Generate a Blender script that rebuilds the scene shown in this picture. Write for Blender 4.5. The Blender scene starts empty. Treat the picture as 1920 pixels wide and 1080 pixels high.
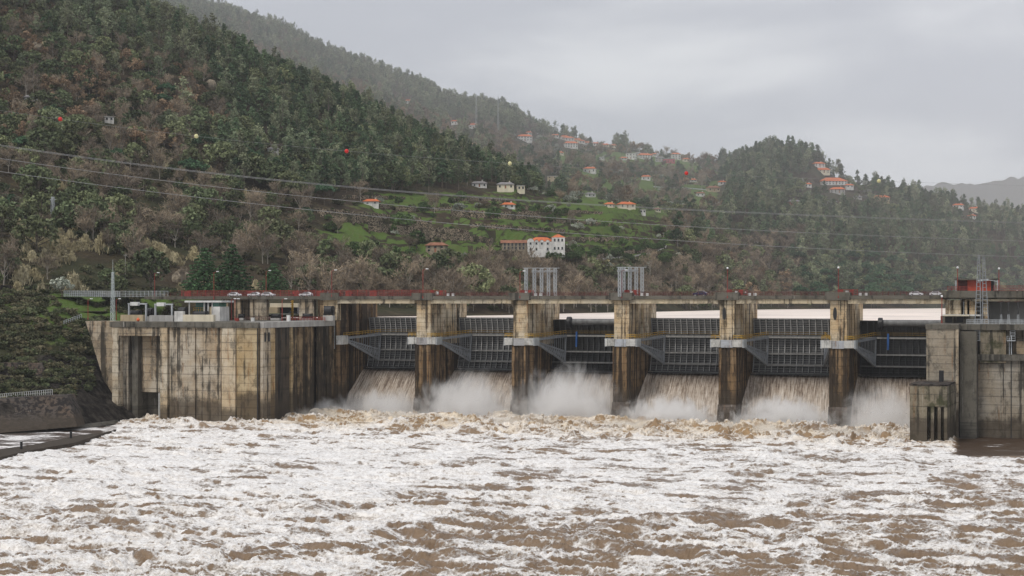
import bpy, math, random
import numpy as np
from mathutils import Vector

# ------------------------------------------------------------------ camera, world, sun, exposure
TH = math.atan(1149/3118.0); CT, ST = math.cos(TH), math.sin(TH)
FPX = 3118.0; HZ = 565.0; CAMZ = 34.6; D = 460.1
scn = bpy.context.scene; col = scn.collection
cam = bpy.data.objects.new('camera', bpy.data.cameras.new('camera')); col.objects.link(cam)
cam.location = (0, 0, CAMZ); cam.rotation_euler = (math.pi/2, 0, TH)
cam.data.sensor_width = 36; cam.data.lens = FPX/1920*36
cam.data.shift_y = (HZ-540)/1920; cam.data.clip_start = 1; cam.data.clip_end = 30000
scn.camera = cam
scn.view_settings.view_transform = 'Standard'; scn.view_settings.look = 'None'
scn.view_settings.gamma = 1; scn.view_settings.exposure = 0.56
SUN_EL, SUN_AZ = math.radians(52), math.radians(200)
sun = bpy.data.objects.new('sun', bpy.data.lights.new('sun', 'SUN')); col.objects.link(sun)
sun.data.energy = 1.3; sun.data.angle = math.radians(14); sun.data.color = (1, .95, .88)
sd = Vector((math.sin(SUN_AZ)*math.cos(SUN_EL), math.cos(SUN_AZ)*math.cos(SUN_EL), math.sin(SUN_EL)))
sun.rotation_euler = sd.to_track_quat('Z', 'Y').to_euler()
scn.cycles.max_bounces = 10; scn.cycles.diffuse_bounces = 2; scn.cycles.glossy_bounces = 2
scn.cycles.transparent_max_bounces = 8; scn.cycles.volume_bounces = 8
scn.cycles.use_denoising = True; scn.cycles.volume_step_rate = 1.0; scn.cycles.volume_max_steps = 96

class NT:
    """small helper to wire shader nodes"""
    def __init__(s, nt): s.nt = nt
    def n(s, t, inp=None, **kw):
        nd = s.nt.nodes.new(t)
        for k, v in kw.items(): setattr(nd, k, v)
        for k, v in (inp or {}).items():
            sock = nd.inputs[k]
            if isinstance(v, bpy.types.NodeSocket): s.nt.links.new(v, sock)
            else: sock.default_value = v
        return nd
    def m(s, op, a, b=0.0, c=None, clamp=False):
        nd = s.nt.nodes.new('ShaderNodeMath'); nd.operation = op; nd.use_clamp = clamp
        for i, v in enumerate((a, b, c)):
            if v is None: continue
            if isinstance(v, bpy.types.NodeSocket): s.nt.links.new(v, nd.inputs[i])
            else: nd.inputs[i].default_value = v
        return nd.outputs[0]
    def mix(s, f, a, b, mode='MIX'):
        nd = s.nt.nodes.new('ShaderNodeMix'); nd.data_type = 'RGBA'; nd.blend_type = mode
        for i, v in ((0, f), (6, a), (7, b)):
            if isinstance(v, bpy.types.NodeSocket): s.nt.links.new(v, nd.inputs[i])
            else: nd.inputs[i].default_value = v if i == 0 else (tuple(v)+(1,))[:4]
        return nd.outputs[2]
    def ramp(s, f, lo, hi, a=0.0, b=1.0):
        nd = s.n('ShaderNodeMapRange', {'Value': f, 'From Min': lo, 'From Max': hi, 'To Min': a, 'To Max': b}, interpolation_type='SMOOTHSTEP')
        return nd.outputs[0]
    def noise(s, vec, scale, detail=4, rough=.5, dist=0.0):
        return s.n('ShaderNodeTexNoise', {'Vector': vec, 'Scale': scale, 'Detail': detail, 'Roughness': rough, 'Distortion': dist}).outputs['Fac']
    def scale(s, vec, sc, loc=(0, 0, 0)):
        return s.n('ShaderNodeMapping', {'Vector': vec, 'Scale': sc, 'Location': loc}).outputs[0]

w = bpy.data.worlds.new('World'); scn.world = w; w.use_nodes = True
W = NT(w.node_tree); w.node_tree.nodes.clear()
tc = W.n('ShaderNodeTexCoord').outputs['Generated']
sky = W.n('ShaderNodeTexSky', sky_type='NISHITA', sun_disc=False, sun_elevation=SUN_EL, sun_rotation=SUN_AZ)
sx = W.n('ShaderNodeSeparateXYZ', {'Vector': tc})
zz = W.m('ADD', W.m('MAXIMUM', sx.outputs[2], 0.0), .22)
cp = W.n('ShaderNodeCombineXYZ', {'X': W.m('DIVIDE', sx.outputs[0], zz), 'Y': W.m('DIVIDE', sx.outputs[1], zz), 'Z': 0.0}).outputs[0]
cl = W.noise(W.scale(cp, (1, 1, 1), (3.1, 1.7, 0)), 1.4, 9, .55, .3)
cl2 = W.noise(W.scale(cp, (1, 1, 1), (7.1, 4.7, 0)), .45, 3, .5, .2)
cc = W.mix(W.ramp(W.m('ADD', W.m('MULTIPLY', cl, .6), W.m('MULTIPLY', cl2, .4)), .42, .57), (.39, .405, .45), (.62, .63, .65))
fin = W.mix(.93, W.n('ShaderNodeVectorMath', {0: sky.outputs[0], 'Scale': .09}, operation='SCALE').outputs[0], cc)
bg = W.n('ShaderNodeBackground', {'Color': fin, 'Strength': 1.0})
W.n('ShaderNodeOutputWorld', {'Surface': bg.outputs[0]})

# ------------------------------------------------------------------ coordinates
def xat(px, Y):
    """world X of a point seen in column px that lies in the plane y = Y"""
    t = (px-960)/FPX
    return Y*(t*CT-ST)/(CT+t*ST)
def zat(py, X, Y): return CAMZ-(py-HZ)/FPX*(-ST*X+CT*Y)
def P(px, Z, py=None, z=None):
    t = (px-960)/FPX
    return Vector((Z*(-ST+t*CT), Z*(CT+t*ST), CAMZ-(py-HZ)/FPX*Z if z is None else z))
def proj(X, Y, z):
    Z = -ST*X+CT*Y
    return 960+FPX*(CT*X+ST*Y)/Z, HZ-(z-CAMZ)/Z*FPX, Z

# ------------------------------------------------------------------ numpy noise
_rg = np.random.default_rng(5)
_perm = np.concatenate([_rg.permutation(512)]*3).astype(np.int64)
_ang = _rg.uniform(0, 2*np.pi, 512); _gx, _gy = np.cos(_ang), np.sin(_ang)
def perlin(x, y):
    xi = np.floor(x).astype(np.int64); yi = np.floor(y).astype(np.int64)
    xf = x-xi; yf = y-yi; u = xf**3*(xf*(xf*6-15)+10); v = yf**3*(yf*(yf*6-15)+10)
    def g(a, b, dx, dy):
        h = _perm[_perm[(xi+a) & 511]+((yi+b) & 511)]
        return _gx[h]*dx+_gy[h]*dy
    n0 = g(0, 0, xf, yf)*(1-u)+g(1, 0, xf-1, yf)*u
    n1 = g(0, 1, xf, yf-1)*(1-u)+g(1, 1, xf-1, yf-1)*u
    return (n0*(1-v)+n1*v)*1.5
def fbm(x, y, o=5, gain=.5, ridge=False):
    s = 0; a = 1; t = 0
    for k in range(o):
        n = perlin(x*2**k+17.3*k, y*2**k-9.1*k)
        if ridge: n = 1-2*np.abs(n)
        s = s+n*a; t += a; a *= gain
    return s/t
def sstep(x, a, b):
    t = np.clip((x-a)/(b-a), 0, 1); return t*t*(3-2*t)

# ------------------------------------------------------------------ mesh builders
class MB:
    def __init__(s): s.v = []; s.f = []; s.mi = []
    def add(s, vs, fs, mi=0):
        o = len(s.v); s.v += [tuple(p) for p in vs]; s.f += [tuple(i+o for i in f) for f in fs]; s.mi += [mi]*len(fs); return s
    def box(s, x0, x1, y0, y1, z0, z1, mi=0):
        return s.add([(x0, y0, z0), (x1, y0, z0), (x1, y1, z0), (x0, y1, z0), (x0, y0, z1), (x1, y0, z1), (x1, y1, z1), (x0, y1, z1)],
                     [(0, 3, 2, 1), (4, 5, 6, 7), (0, 1, 5, 4), (1, 2, 6, 5), (2, 3, 7, 6), (3, 0, 4, 7)], mi)
    def prism(s, poly, a, b, axis='z', mi=0):
        """extrude a closed 2-D outline between a and b along an axis (x: outline is y,z; y: x,z; z: x,y)"""
        def p3(p, t): return {'x': (t, p[0], p[1]), 'y': (p[0], t, p[1]), 'z': (p[0], p[1], t)}[axis]
        n = len(poly); vs = [p3(p, a) for p in poly]+[p3(p, b) for p in poly]
        fs = [tuple(range(n)), tuple(range(2*n-1, n-1, -1))]+[(i, i+n, (i+1) % n+n, (i+1) % n) for i in range(n)]
        return s.add(vs, fs, mi)
    def beam(s, p, q, w, h=None, mi=0):
        p, q = Vector(p), Vector(q); h = h or w; d = (q-p)
        if d.length < 1e-6: return s
        d.normalize(); up = Vector((0, 0, 1)) if abs(d.z) < .99 else Vector((0, 1, 0))
        a = d.cross(up).normalized()*w/2; b = a.normalized().cross(d)*h/2
        vs = [p-a-b, p+a-b, p+a+b, p-a+b, q-a-b, q+a-b, q+a+b, q-a+b]
        return s.add(vs, [(0, 3, 2, 1), (4, 5, 6, 7), (0, 1, 5, 4), (1, 2, 6, 5), (2, 3, 7, 6), (3, 0, 4, 7)], mi)
    def tube(s, p, q, r, r2=None, n=8, mi=0):
        p, q = Vector(p), Vector(q); r2 = r if r2 is None else r2; d = (q-p).normalized()
        up = Vector((0, 0, 1)) if abs(d.z) < .99 else Vector((0, 1, 0)); a = d.cross(up).normalized(); b = a.cross(d)
        vs = []
        for c, rr in ((p, r), (q, r2)):
            vs += [c+(a*math.cos(2*math.pi*i/n)+b*math.sin(2*math.pi*i/n))*rr for i in range(n)]
        return s.add(vs, [tuple(range(n)), tuple(range(2*n-1, n-1, -1))]+[(i, i+n, (i+1) % n+n, (i+1) % n) for i in range(n)], mi)
    def ball(s, c, r, n=12, m=8, mi=0, sz=1):
        vs = [(c[0], c[1], c[2]-r*sz), (c[0], c[1], c[2]+r*sz)]
        for j in range(1, m):
            a = math.pi*j/m-math.pi/2
            vs += [(c[0]+r*math.cos(a)*math.cos(2*math.pi*i/n), c[1]+r*math.cos(a)*math.sin(2*math.pi*i/n), c[2]+r*sz*math.sin(a)) for i in range(n)]
        fs = [(0, 2+(i+1) % n, 2+i) for i in range(n)]
        for j in range(m-2):
            o = 2+j*n; fs += [(o+i, o+(i+1) % n, o+n+(i+1) % n, o+n+i) for i in range(n)]
        o = 2+(m-2)*n; fs += [(1, o+i, o+(i+1) % n) for i in range(n)]
        return s.add(vs, fs, mi)
    def lattice(s, p, q, w0, w1, n, r, sides=4, mi=0):
        """four-legged lattice mast between p and q"""
        p, q = Vector(p), Vector(q); d = (q-p).normalized(); up = Vector((0, 1, 0)) if abs(d.z) > .9 else Vector((0, 0, 1))
        a = d.cross(up).normalized(); b = a.cross(d)
        rings = []
        for k in range(n+1):
            t = k/n; c = p.lerp(q, t); h = (w0*(1-t)+w1*t)/2
            rings.append([c+a*h*i+b*h*j for i, j in ((-1, -1), (1, -1), (1, 1), (-1, 1))])
        for k in range(n):
            for i in range(4):
                s.beam(rings[k][i], rings[k+1][i], r*1.5, mi=mi)
                s.beam(rings[k][i], rings[k][(i+1) % 4], r, mi=mi)
                s.beam(rings[k][i] if k % 2 else rings[k][(i+1) % 4], rings[k+1][(i+1) % 4] if k % 2 else rings[k+1][i], r, mi=mi)
        return s
    def mesh(s, name, mats):
        me = bpy.data.meshes.new(name); me.from_pydata(s.v, [], s.f)
        for m_ in (mats if isinstance(mats, (list, tuple)) else [mats]): me.materials.append(m_)
        if len(me.materials) > 1: me.polygons.foreach_set('material_index', s.mi)
        me.update(); return me
    def build(s, name, mats, parent=None, loc=None, smooth=False, bevel=0):
        me = s.mesh(name, mats)
        if smooth: me.shade_smooth()
        o = bpy.data.objects.new(name, me); col.objects.link(o)
        if parent: o.parent = parent
        if loc is not None: o.location = loc
        if bevel:
            b = o.modifiers.new('b', 'BEVEL'); b.width = bevel; b.segments = 2; b.limit_method = 'ANGLE'
        return o
def tag(o, label=None, cat=None, group=None, kind=None):
    for k, v in (('label', label), ('category', cat), ('group', group), ('kind', kind)):
        if v: o[k] = v
    return o
def empty(name, loc, rz=0, label=None, cat=None, group=None, kind=None):
    o = bpy.data.objects.new(name, None); col.objects.link(o); o.empty_display_size = .5
    o.location = loc; o.rotation_euler = (0, 0, rz); return tag(o, label, cat, group, kind)
KIDS = {}
def kids(o):
    return [c for c in bpy.data.objects if c.parent == o]
def dup(root, tree=None):
    """copy of a thing with its parts and sub-parts; tree = cached [(part, [subparts])]"""
    r = root.copy(); col.objects.link(r)
    for k in ('label', 'group'):
        if k in r: del r[k]
    for ch, sub in tree:
        c = ch.copy(); col.objects.link(c); c.parent = r
        for g in sub:
            d = g.copy(); col.objects.link(d); d.parent = c
    return r
def treeof(root): return [(c, kids(c)) for c in kids(root)]
def np_mesh(name, V, F, mats, attrs=None, smooth=True, mi=None):
    """mesh from numpy arrays, F is (n,4) or (n,3)"""
    me = bpy.data.meshes.new(name); n, k = F.shape
    me.vertices.add(len(V)); me.vertices.foreach_set('co', V.astype(np.float32).ravel())
    me.loops.add(n*k); me.loops.foreach_set('vertex_index', F.astype(np.int32).ravel())
    me.polygons.add(n); me.polygons.foreach_set('loop_start', np.arange(0, n*k, k, dtype=np.int32))
    me.polygons.foreach_set('loop_total', np.full(n, k, dtype=np.int32))
    for m_ in mats: me.materials.append(m_)
    if mi is not None: me.polygons.foreach_set('material_index', mi.astype(np.int32))
    me.polygons.foreach_set('use_smooth', np.full(n, smooth))
    for a, (typ, val) in (attrs or {}).items():
        at = me.attributes.new(a, typ, 'POINT')
        at.data.foreach_set('value', val.astype(np.float32 if typ == 'FLOAT' else np.int32).ravel())
    me.update(calc_edges=True); return me
def grid_faces(nr, nc):
    i = np.arange(nr-1)[:, None]*nc+np.arange(nc-1)[None, :]
    return np.stack([i, i+1, i+nc+1, i+nc], -1).reshape(-1, 4)
def link(name, me, parent=None, **kw):
    o = bpy.data.objects.new(name, me); col.objects.link(o)
    if parent: o.parent = parent
    return tag(o, **kw)

# ------------------------------------------------------------------ materials
MATS = {}
def newmat(name):
    m = bpy.data.materials.new(name); m.use_nodes = True; m.node_tree.nodes.clear(); MATS[name] = m
    return m, NT(m.node_tree)
def finish(N, color, rough=.8, bump=None, bd=.1, metallic=0, spec=.3, extra=None):
    inp = {'Base Color': color if isinstance(color, bpy.types.NodeSocket) else (tuple(color)+(1,))[:4], 'Roughness': rough, 'Metallic': metallic, 'Specular IOR Level': spec}
    if bump is not None:
        inp['Normal'] = N.n('ShaderNodeBump', {'Height': bump, 'Strength': 1.0, 'Distance': bd}).outputs[0]
    inp.update(extra or {})
    b = N.n('ShaderNodeBsdfPrincipled', inp); N.n('ShaderNodeOutputMaterial', {'Surface': b.outputs[0]})
def plain(name, c, rough=.6, metallic=0, var=.25, sc=1.2, spec=.4):
    """painted or bare surface with weathering"""
    m, N = newmat(name); pos = N.n('ShaderNodeNewGeometry').outputs['Position']
    a = N.noise(pos, sc, 6, .6); b = N.noise(N.scale(pos, (1, 1, .12)), sc*1.6, 4)
    k = N.m('ADD', N.m('MULTIPLY', a, .5), N.m('MULTIPLY', b, .5))
    c1 = tuple(x*(1-var) for x in c); c2 = tuple(min(1, x*(1+var*.6)) for x in c)
    finish(N, N.mix(N.ramp(k, .3, .7), c1, c2), rough, metallic=metallic, spec=spec); return m
def concrete(name, base, tan, dark, streak=.5, rust=.3, wet=5.0, lift=2.3, seed=0.0, moss=0.0, vfreq=.55):
    m, N = newmat(name); g = N.n('ShaderNodeNewGeometry'); pos = N.scale(g.outputs['Position'], (1, 1, 1), (seed*13.7, seed*7.1, 0))
    z = N.n('ShaderNodeSeparateXYZ', {'Vector': g.outputs['Position']}).outputs[2]
    big = N.noise(pos, .09, 4, .55); mid = N.noise(N.scale(pos, (1, 1, .5)), .5, 7, .65, .3); fine = N.noise(pos, 3.0, 5, .7)
    horiz = N.noise(N.scale(pos, (.12, .12, 2.2)), .55, 4, .6)
    lat = N.noise(N.scale(pos, (vfreq, vfreq, .018)), 1.0, 5, .65)
    lat2 = N.noise(N.scale(pos, (vfreq*2.6, vfreq*2.6, .05), (9, 3, 0)), 1.0, 4, .6)
    c = N.mix(N.ramp(big, .38, .6), base, tan)
    c = N.mix(N.ramp(mid, .46, .66, 0, .8), c, tuple(x*.38 for x in tan))
    blot = N.noise(N.scale(pos, (1, 1, .7), (3, 8, 2)), .22, 6, .68, .4); c = N.mix(N.ramp(blot, .55, .64, 0, .75), c, tuple(x*1.6 for x in dark))
    c = N.mix(N.ramp(horiz, .5, .72, 0, .4), c, tuple(x*.5 for x in tan))
    c = N.mix(N.ramp(fine, .3, .75, 0, .35), c, tuple(min(1, x*1.35) for x in base))
    # rust washed down
    r = N.m('MULTIPLY', N.ramp(lat2, .56, .68), N.ramp(mid, .35, .6)); c = N.mix(N.m('MULTIPLY', r, rust), c, (.26, .105, .025))
    # lift joints and form-board lines
    zl = N.m('FRACT', N.m('DIVIDE', N.m('ADD', z, N.m('MULTIPLY', fine, .25)), lift))
    line = N.m('LESS_THAN', zl, .085); c = N.mix(N.m('MULTIPLY', line, N.ramp(horiz, .3, .6, .15, .6)), c, tuple(x*.3 for x in base))
    # dark algae runs
    st = N.m('ADD', N.m('MULTIPLY', lat, .75), N.m('MULTIPLY', mid, .25))
    c = N.mix(N.m('MULTIPLY', N.ramp(st, .62-streak*.2, .7-streak*.2), .88), c, dark)
    # white lime bleeding
    c = N.mix(N.m('MULTIPLY', N.ramp(N.noise(N.scale(pos, (vfreq*2, vfreq*2, .06), (5, 5, 0)), 1.0, 5, .7), .64, .72), .5), c, (.5, .47, .42))
    if moss: c = N.mix(N.m('MULTIPLY', N.ramp(N.noise(pos, .35, 5, .6), .48, .64), moss), c, (.035, .038, .014))
    wz = N.ramp(N.m('ADD', z, N.m('MULTIPLY', mid, -5.0)), wet-3.0, wet)
    c = N.mix(N.m('MULTIPLY', N.m('SUBTRACT', 1.0, wz), .8), c, (.05, .038, .026))
    hb = N.m('ADD', N.m('MULTIPLY', mid, .5), N.m('SUBTRACT', N.m('MULTIPLY', fine, .3), N.m('MULTIPLY', line, .6)))
    finish(N, c, .85, hb, .12, spec=.25); return m
M_CON = concrete('concrete_lock', (.43, .375, .295), (.33, .245, .15), (.03, .026, .02), .62, .7, 6)
M_CONG = concrete('concrete_golden', (.41, .325, .20), (.33, .225, .105), (.03, .024, .014), .35, .7, 8, 2.3, .7)
M_CONP = concrete('concrete_pale', (.50, .44, .34), (.44, .33, .2), (.04, .034, .026), .3, .5, 3.5, 2.3, 1.7)
M_CONW = concrete('concrete_lock_side', (.27, .20, .115), (.13, .085, .045), (.016, .013, .010), 1.0, .6, 5, 9, 1.3, vfreq=.42)
M_PIER = concrete('concrete_pier_top', (.54, .47, .35), (.42, .29, .15), (.03, .024, .016), .6, .9, -9, 1.35, 2.1, vfreq=.8)
M_PIERL = concrete('concrete_pier_wet', (.22, .15, .085), (.185, .115, .055), (.018, .013, .009), .85, .75, 8.5, 2.4, 3.4, vfreq=.75)
M_CONR = concrete('concrete_powerhouse', (.33, .30, .25), (.26, .215, .155), (.03, .027, .022), .6, .5, 4, 2.1, 4.2)
M_CONM = concrete('concrete_mossy', (.24, .21, .16), (.19, .16, .11), (.022, .02, .014), .62, .3, 5, 3, 5.2, moss=.8)
M_DECK = concrete('concrete_deck', (.42, .37, .28), (.48, .40, .27), (.06, .05, .04), .35, .3, -50, 50, 6.1)
M_CAP = concrete('concrete_coping', (.13, .12, .10), (.10, .09, .07), (.03, .028, .024), .45, .1, -50, 50, 7.1)
M_WALLD = concrete('concrete_bank', (.060, .052, .046), (.10, .072, .052), (.007, .006, .006), .8, .2, 3, 1.1, 8.1, vfreq=.9)
M_WALLF = concrete('concrete_foot', (.12, .10, .085), (.10, .075, .055), (.02, .018, .015), .5, .3, 3, 1.6, 8.8)
M_WALLK = concrete('concrete_black', (.055, .048, .038), (.07, .05, .032), (.010, .009, .008), .7, .3, 5, 9, 1.9, vfreq=.7)
M_WHT = concrete('painted_block', (.50, .50, .48), (.40, .39, .36), (.12, .12, .11), .4, .5, -50, 50, 9.1, vfreq=1.2)
M_BLU = concrete('painted_block_worn', (.36, .39, .43), (.30, .29, .28), (.16, .15, .14), .5, .5, -50, 50, 9.7, vfreq=1.2)
M_STEEL = plain('gate_steel', (.15, .152, .15), .55, 0, .5, .5)
M_STEELD = plain('gate_steel_wet', (.022, .022, .02), .4, 0, .6, .5)
M_SKIN = plain('gate_skin', (.11, .112, .112), .6, 0, .6, .4)
M_ARM = plain('arm_steel', (.24, .255, .27), .5, 0, .3)
M_STEELW = plain('web_steel', (.045, .046, .046), .55, 0, .4); M_GIRD2 = plain('rib_steel', (.33, .33, .32), .55, 0, .4); M_GIRD = plain('girder_steel', (.27, .265, .25), .55, 0, .3)
M_GALV = plain('galvanised', (.42, .44, .45), .5, .2, .2)
M_YEL = plain('yellow_paint', (.40, .24, .03), .6, 0, .35)
M_RED = plain('red_paint', (.26, .036, .026), .6, 0, .35)
M_REDD = plain('red_paint_dull', (.10, .030, .025), .65, 0, .35)
M_ORR = plain('orange_red_panel', (.38, .055, .025), .5, 0, .2)
M_WHITE = plain('white_paint', (.62, .62, .60), .5, 0, .15)
M_BLK = plain('black_steel', (.012, .012, .013), .5, 0, .3)
M_BLUE = plain('blue_cylinder', (.03, .11, .32), .4)
M_GREEN = plain('green_glass', (.05, .16, .12), .2)
M_TAN = plain('ochre_wall', (.42, .34, .22), .8, 0, .25, .4)
M_CREAM = plain('cream_wall', (.62, .56, .43), .8, 0, .18, .4)
M_HWHITE = plain('house_white', (.60, .59, .56), .8, 0, .35, .5)
M_HGREY = plain('house_grey', (.36, .35, .33), .8, 0, .25, .4)
M_STONE = plain('rubble_stone', (.27, .225, .165), .9, 0, .55, .9)
M_ROOF = plain('clay_roof', (.52, .135, .045), .8, 0, .3, .5)
M_ROOFO = plain('old_clay_roof', (.24, .105, .06), .85, 0, .4, .5)
M_ROOFG = plain('grey_roof', (.20, .19, .19), .8, 0, .3, .5)
M_PINK = plain('pink_wall', (.42, .10, .12), .8); M_TEAL = plain('teal_panel', (.2, .42, .36), .6)
M_GLASS = plain('dark_glass', (.02, .024, .028), .12, 0, .3, 1, .6)
M_TYRE = plain('tyre', (.015, .015, .015), .8); M_CARW = plain('car_white', (.70, .70, .71), .25, 0, .06)
M_CARS = plain('car_silver', (.50, .51, .53), .25, .3, .06); M_CARB = plain('car_blue', (.02, .03, .08), .2, .2, .1)
M_LAMP = plain('lamp_head', (.8, .8, .8), .3); M_ASPH = plain('asphalt', (.06, .06, .062), .9, 0, .3, .4)
M_BALLR = plain('ball_red', (.55, .02, .015), .45, 0, .1); M_BALLY = plain('ball_yellow', (.62, .58, .30), .45, 0, .15)
M_CABLE = plain('cable', (.30, .30, .30), .5, .2, .1)
M_ORANGE = plain('orange_buoy', (.7, .12, .03), .5)
M_WOODP = plain('pole_wood', (.30, .28, .25), .8); M_BARK = plain('bark', (.10, .08, .06), .9, 0, .4, 2)
M_BARKG = plain('pale_bark', (.30, .27, .23), .9, 0, .3, 2); M_BARKE = plain('brown_bark', (.17, .145, .12), .9); M_MAST = plain('mast_paint', (.50, .55, .54), .5)

# --- stone terrace wall
m, N = newmat('dry_stone'); pos = N.n('ShaderNodeNewGeometry').outputs['Position']
vo = N.n('ShaderNodeTexVoronoi', {'Vector': pos, 'Scale': 1.5}); vc = N.n('ShaderNodeSeparateColor', {'Color': vo.outputs['Color']}).outputs[0]
c = N.mix(vc, (.15, .12, .085), (.33, .265, .19)); c = N.mix(N.ramp(N.noise(pos, .12, 5, .6), .5, .62), c, (.05, .05, .025)); c = N.mix(N.ramp(vo.outputs['Distance'], .45, .7), c, (.03, .026, .02))
finish(N, c, .95); M_DRY = m

# --- hills: soil, bracken, grass
m, N = newmat('hillside'); pos = N.n('ShaderNodeNewGeometry').outputs['Position']
gr = N.n('ShaderNodeAttribute', attribute_name='grass').outputs['Fac']; rk = N.n('ShaderNodeAttribute', attribute_name='rock').outputs['Fac']
n1 = N.noise(pos, .02, 6, .6); n2 = N.noise(pos, .15, 7, .7); n3 = N.noise(pos, .9, 5, .7)
c = N.mix(N.ramp(n1, .4, .6), (.050, .036, .024), (.040, .042, .021)); c = N.mix(N.ramp(n2, .5, .66), c, (.085, .066, .036)); c = N.mix(N.ramp(n3, .45, .7, 0, .7), c, (.020, .019, .013))
g = N.mix(n3, (.046, .098, .018), (.115, .155, .042)); g = N.mix(N.ramp(n2, .5, .68, 0, .7), g, (.09, .085, .03))
c = N.mix(N.ramp(N.m('ADD', gr, N.m('MULTIPLY', N.m('SUBTRACT', n2, .5), 1.4)), .36, .54), c, g)
rc = N.mix(N.ramp(N.noise(N.scale(pos, (1, 1, .3)), .35, 8, .7), .4, .65), (.009, .008, .007), (.055, .047, .040))
c = N.mix(N.ramp(N.m('ADD', rk, N.m('MULTIPLY', N.m('SUBTRACT', n2, .5), .9)), .4, .6), c, rc)
finish(N, c, .95, N.m('ADD', n2, N.m('MULTIPLY', n3, .4)), 1.2, spec=.1); M_HILL = m

def foliage(name, cols, bumpy=.5, tint=None):
    """cols = three albedos; every tree takes its own mix, clumps vary inside the crown"""
    m, N = newmat(name); g = N.n('ShaderNodeNewGeometry').outputs['Position']
    rnd = N.n('ShaderNodeObjectInfo').outputs['Random']
    a = N.noise(g, .55, 3, .6); big = N.noise(g, .012, 3, .5)
    c = N.mix(N.ramp(N.m('ADD', N.m('MULTIPLY', rnd, .7), N.m('MULTIPLY', big, .3)), .15, .85), cols[0], cols[1])
    c = N.mix(N.ramp(a, .42, .68, 0, .85), c, cols[2])
    c = N.n('ShaderNodeHueSaturation', {'Color': c, 'Saturation': .8, 'Value': N.m('MULTIPLY_ADD', N.m('FRACT', N.m('MULTIPLY', rnd, 7.31)), .95, .72)}).outputs[0]
    finish(N, c, .8, spec=.15); return m
F_PINE = foliage('pine_needles', [(0.046, 0.092, 0.037), (0.090, 0.143, 0.055), (0.024, 0.050, 0.022)])
F_EUC = foliage('eucalyptus_leaves', [(0.122, 0.160, 0.078), (0.199, 0.218, 0.110), (0.059, 0.077, 0.041)])
F_OAK = foliage('evergreen_leaves', [(0.086, 0.122, 0.045), (0.171, 0.192, 0.073), (0.035, 0.052, 0.021)])
F_BARE = foliage('bare_twigs', [(0.180, 0.136, 0.089), (0.268, 0.199, 0.117), (0.086, 0.066, 0.048)])
F_RUS = foliage('russet_leaves', [(.19, .112, .052), (.25, .16, .075), (.10, .060, .032)])
F_STP = foliage('umbrella_pine_needles', [(.030, .085, .035), (.045, .105, .040), (.014, .040, .018)])
F_OLV = foliage('olive_leaves', [(.20, .22, .17), (.32, .34, .27), (.09, .105, .08)])
F_CANE = foliage('cane_leaves', [(.34, .28, .13), (.42, .36, .20), (.17, .14, .07)])
F_SHR = foliage('scrub_leaves', [(.075, .095, .034), (.135, .115, .055), (.030, .040, .016)])
F_CED = foliage('cedar_needles', [(.030, .080, .024), (.042, .098, .028), (.013, .034, .012)])
F_HDG = foliage('orchard_leaves', [(0.040, 0.086, 0.016), (0.063, 0.112, 0.022), (0.018, 0.040, 0.008)])

# ------------------------------------------------------------------ terrain
RES_Z = 29.1
def shoreZ(py): return (CAMZ-RES_Z)*FPX/(py-HZ)
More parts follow.
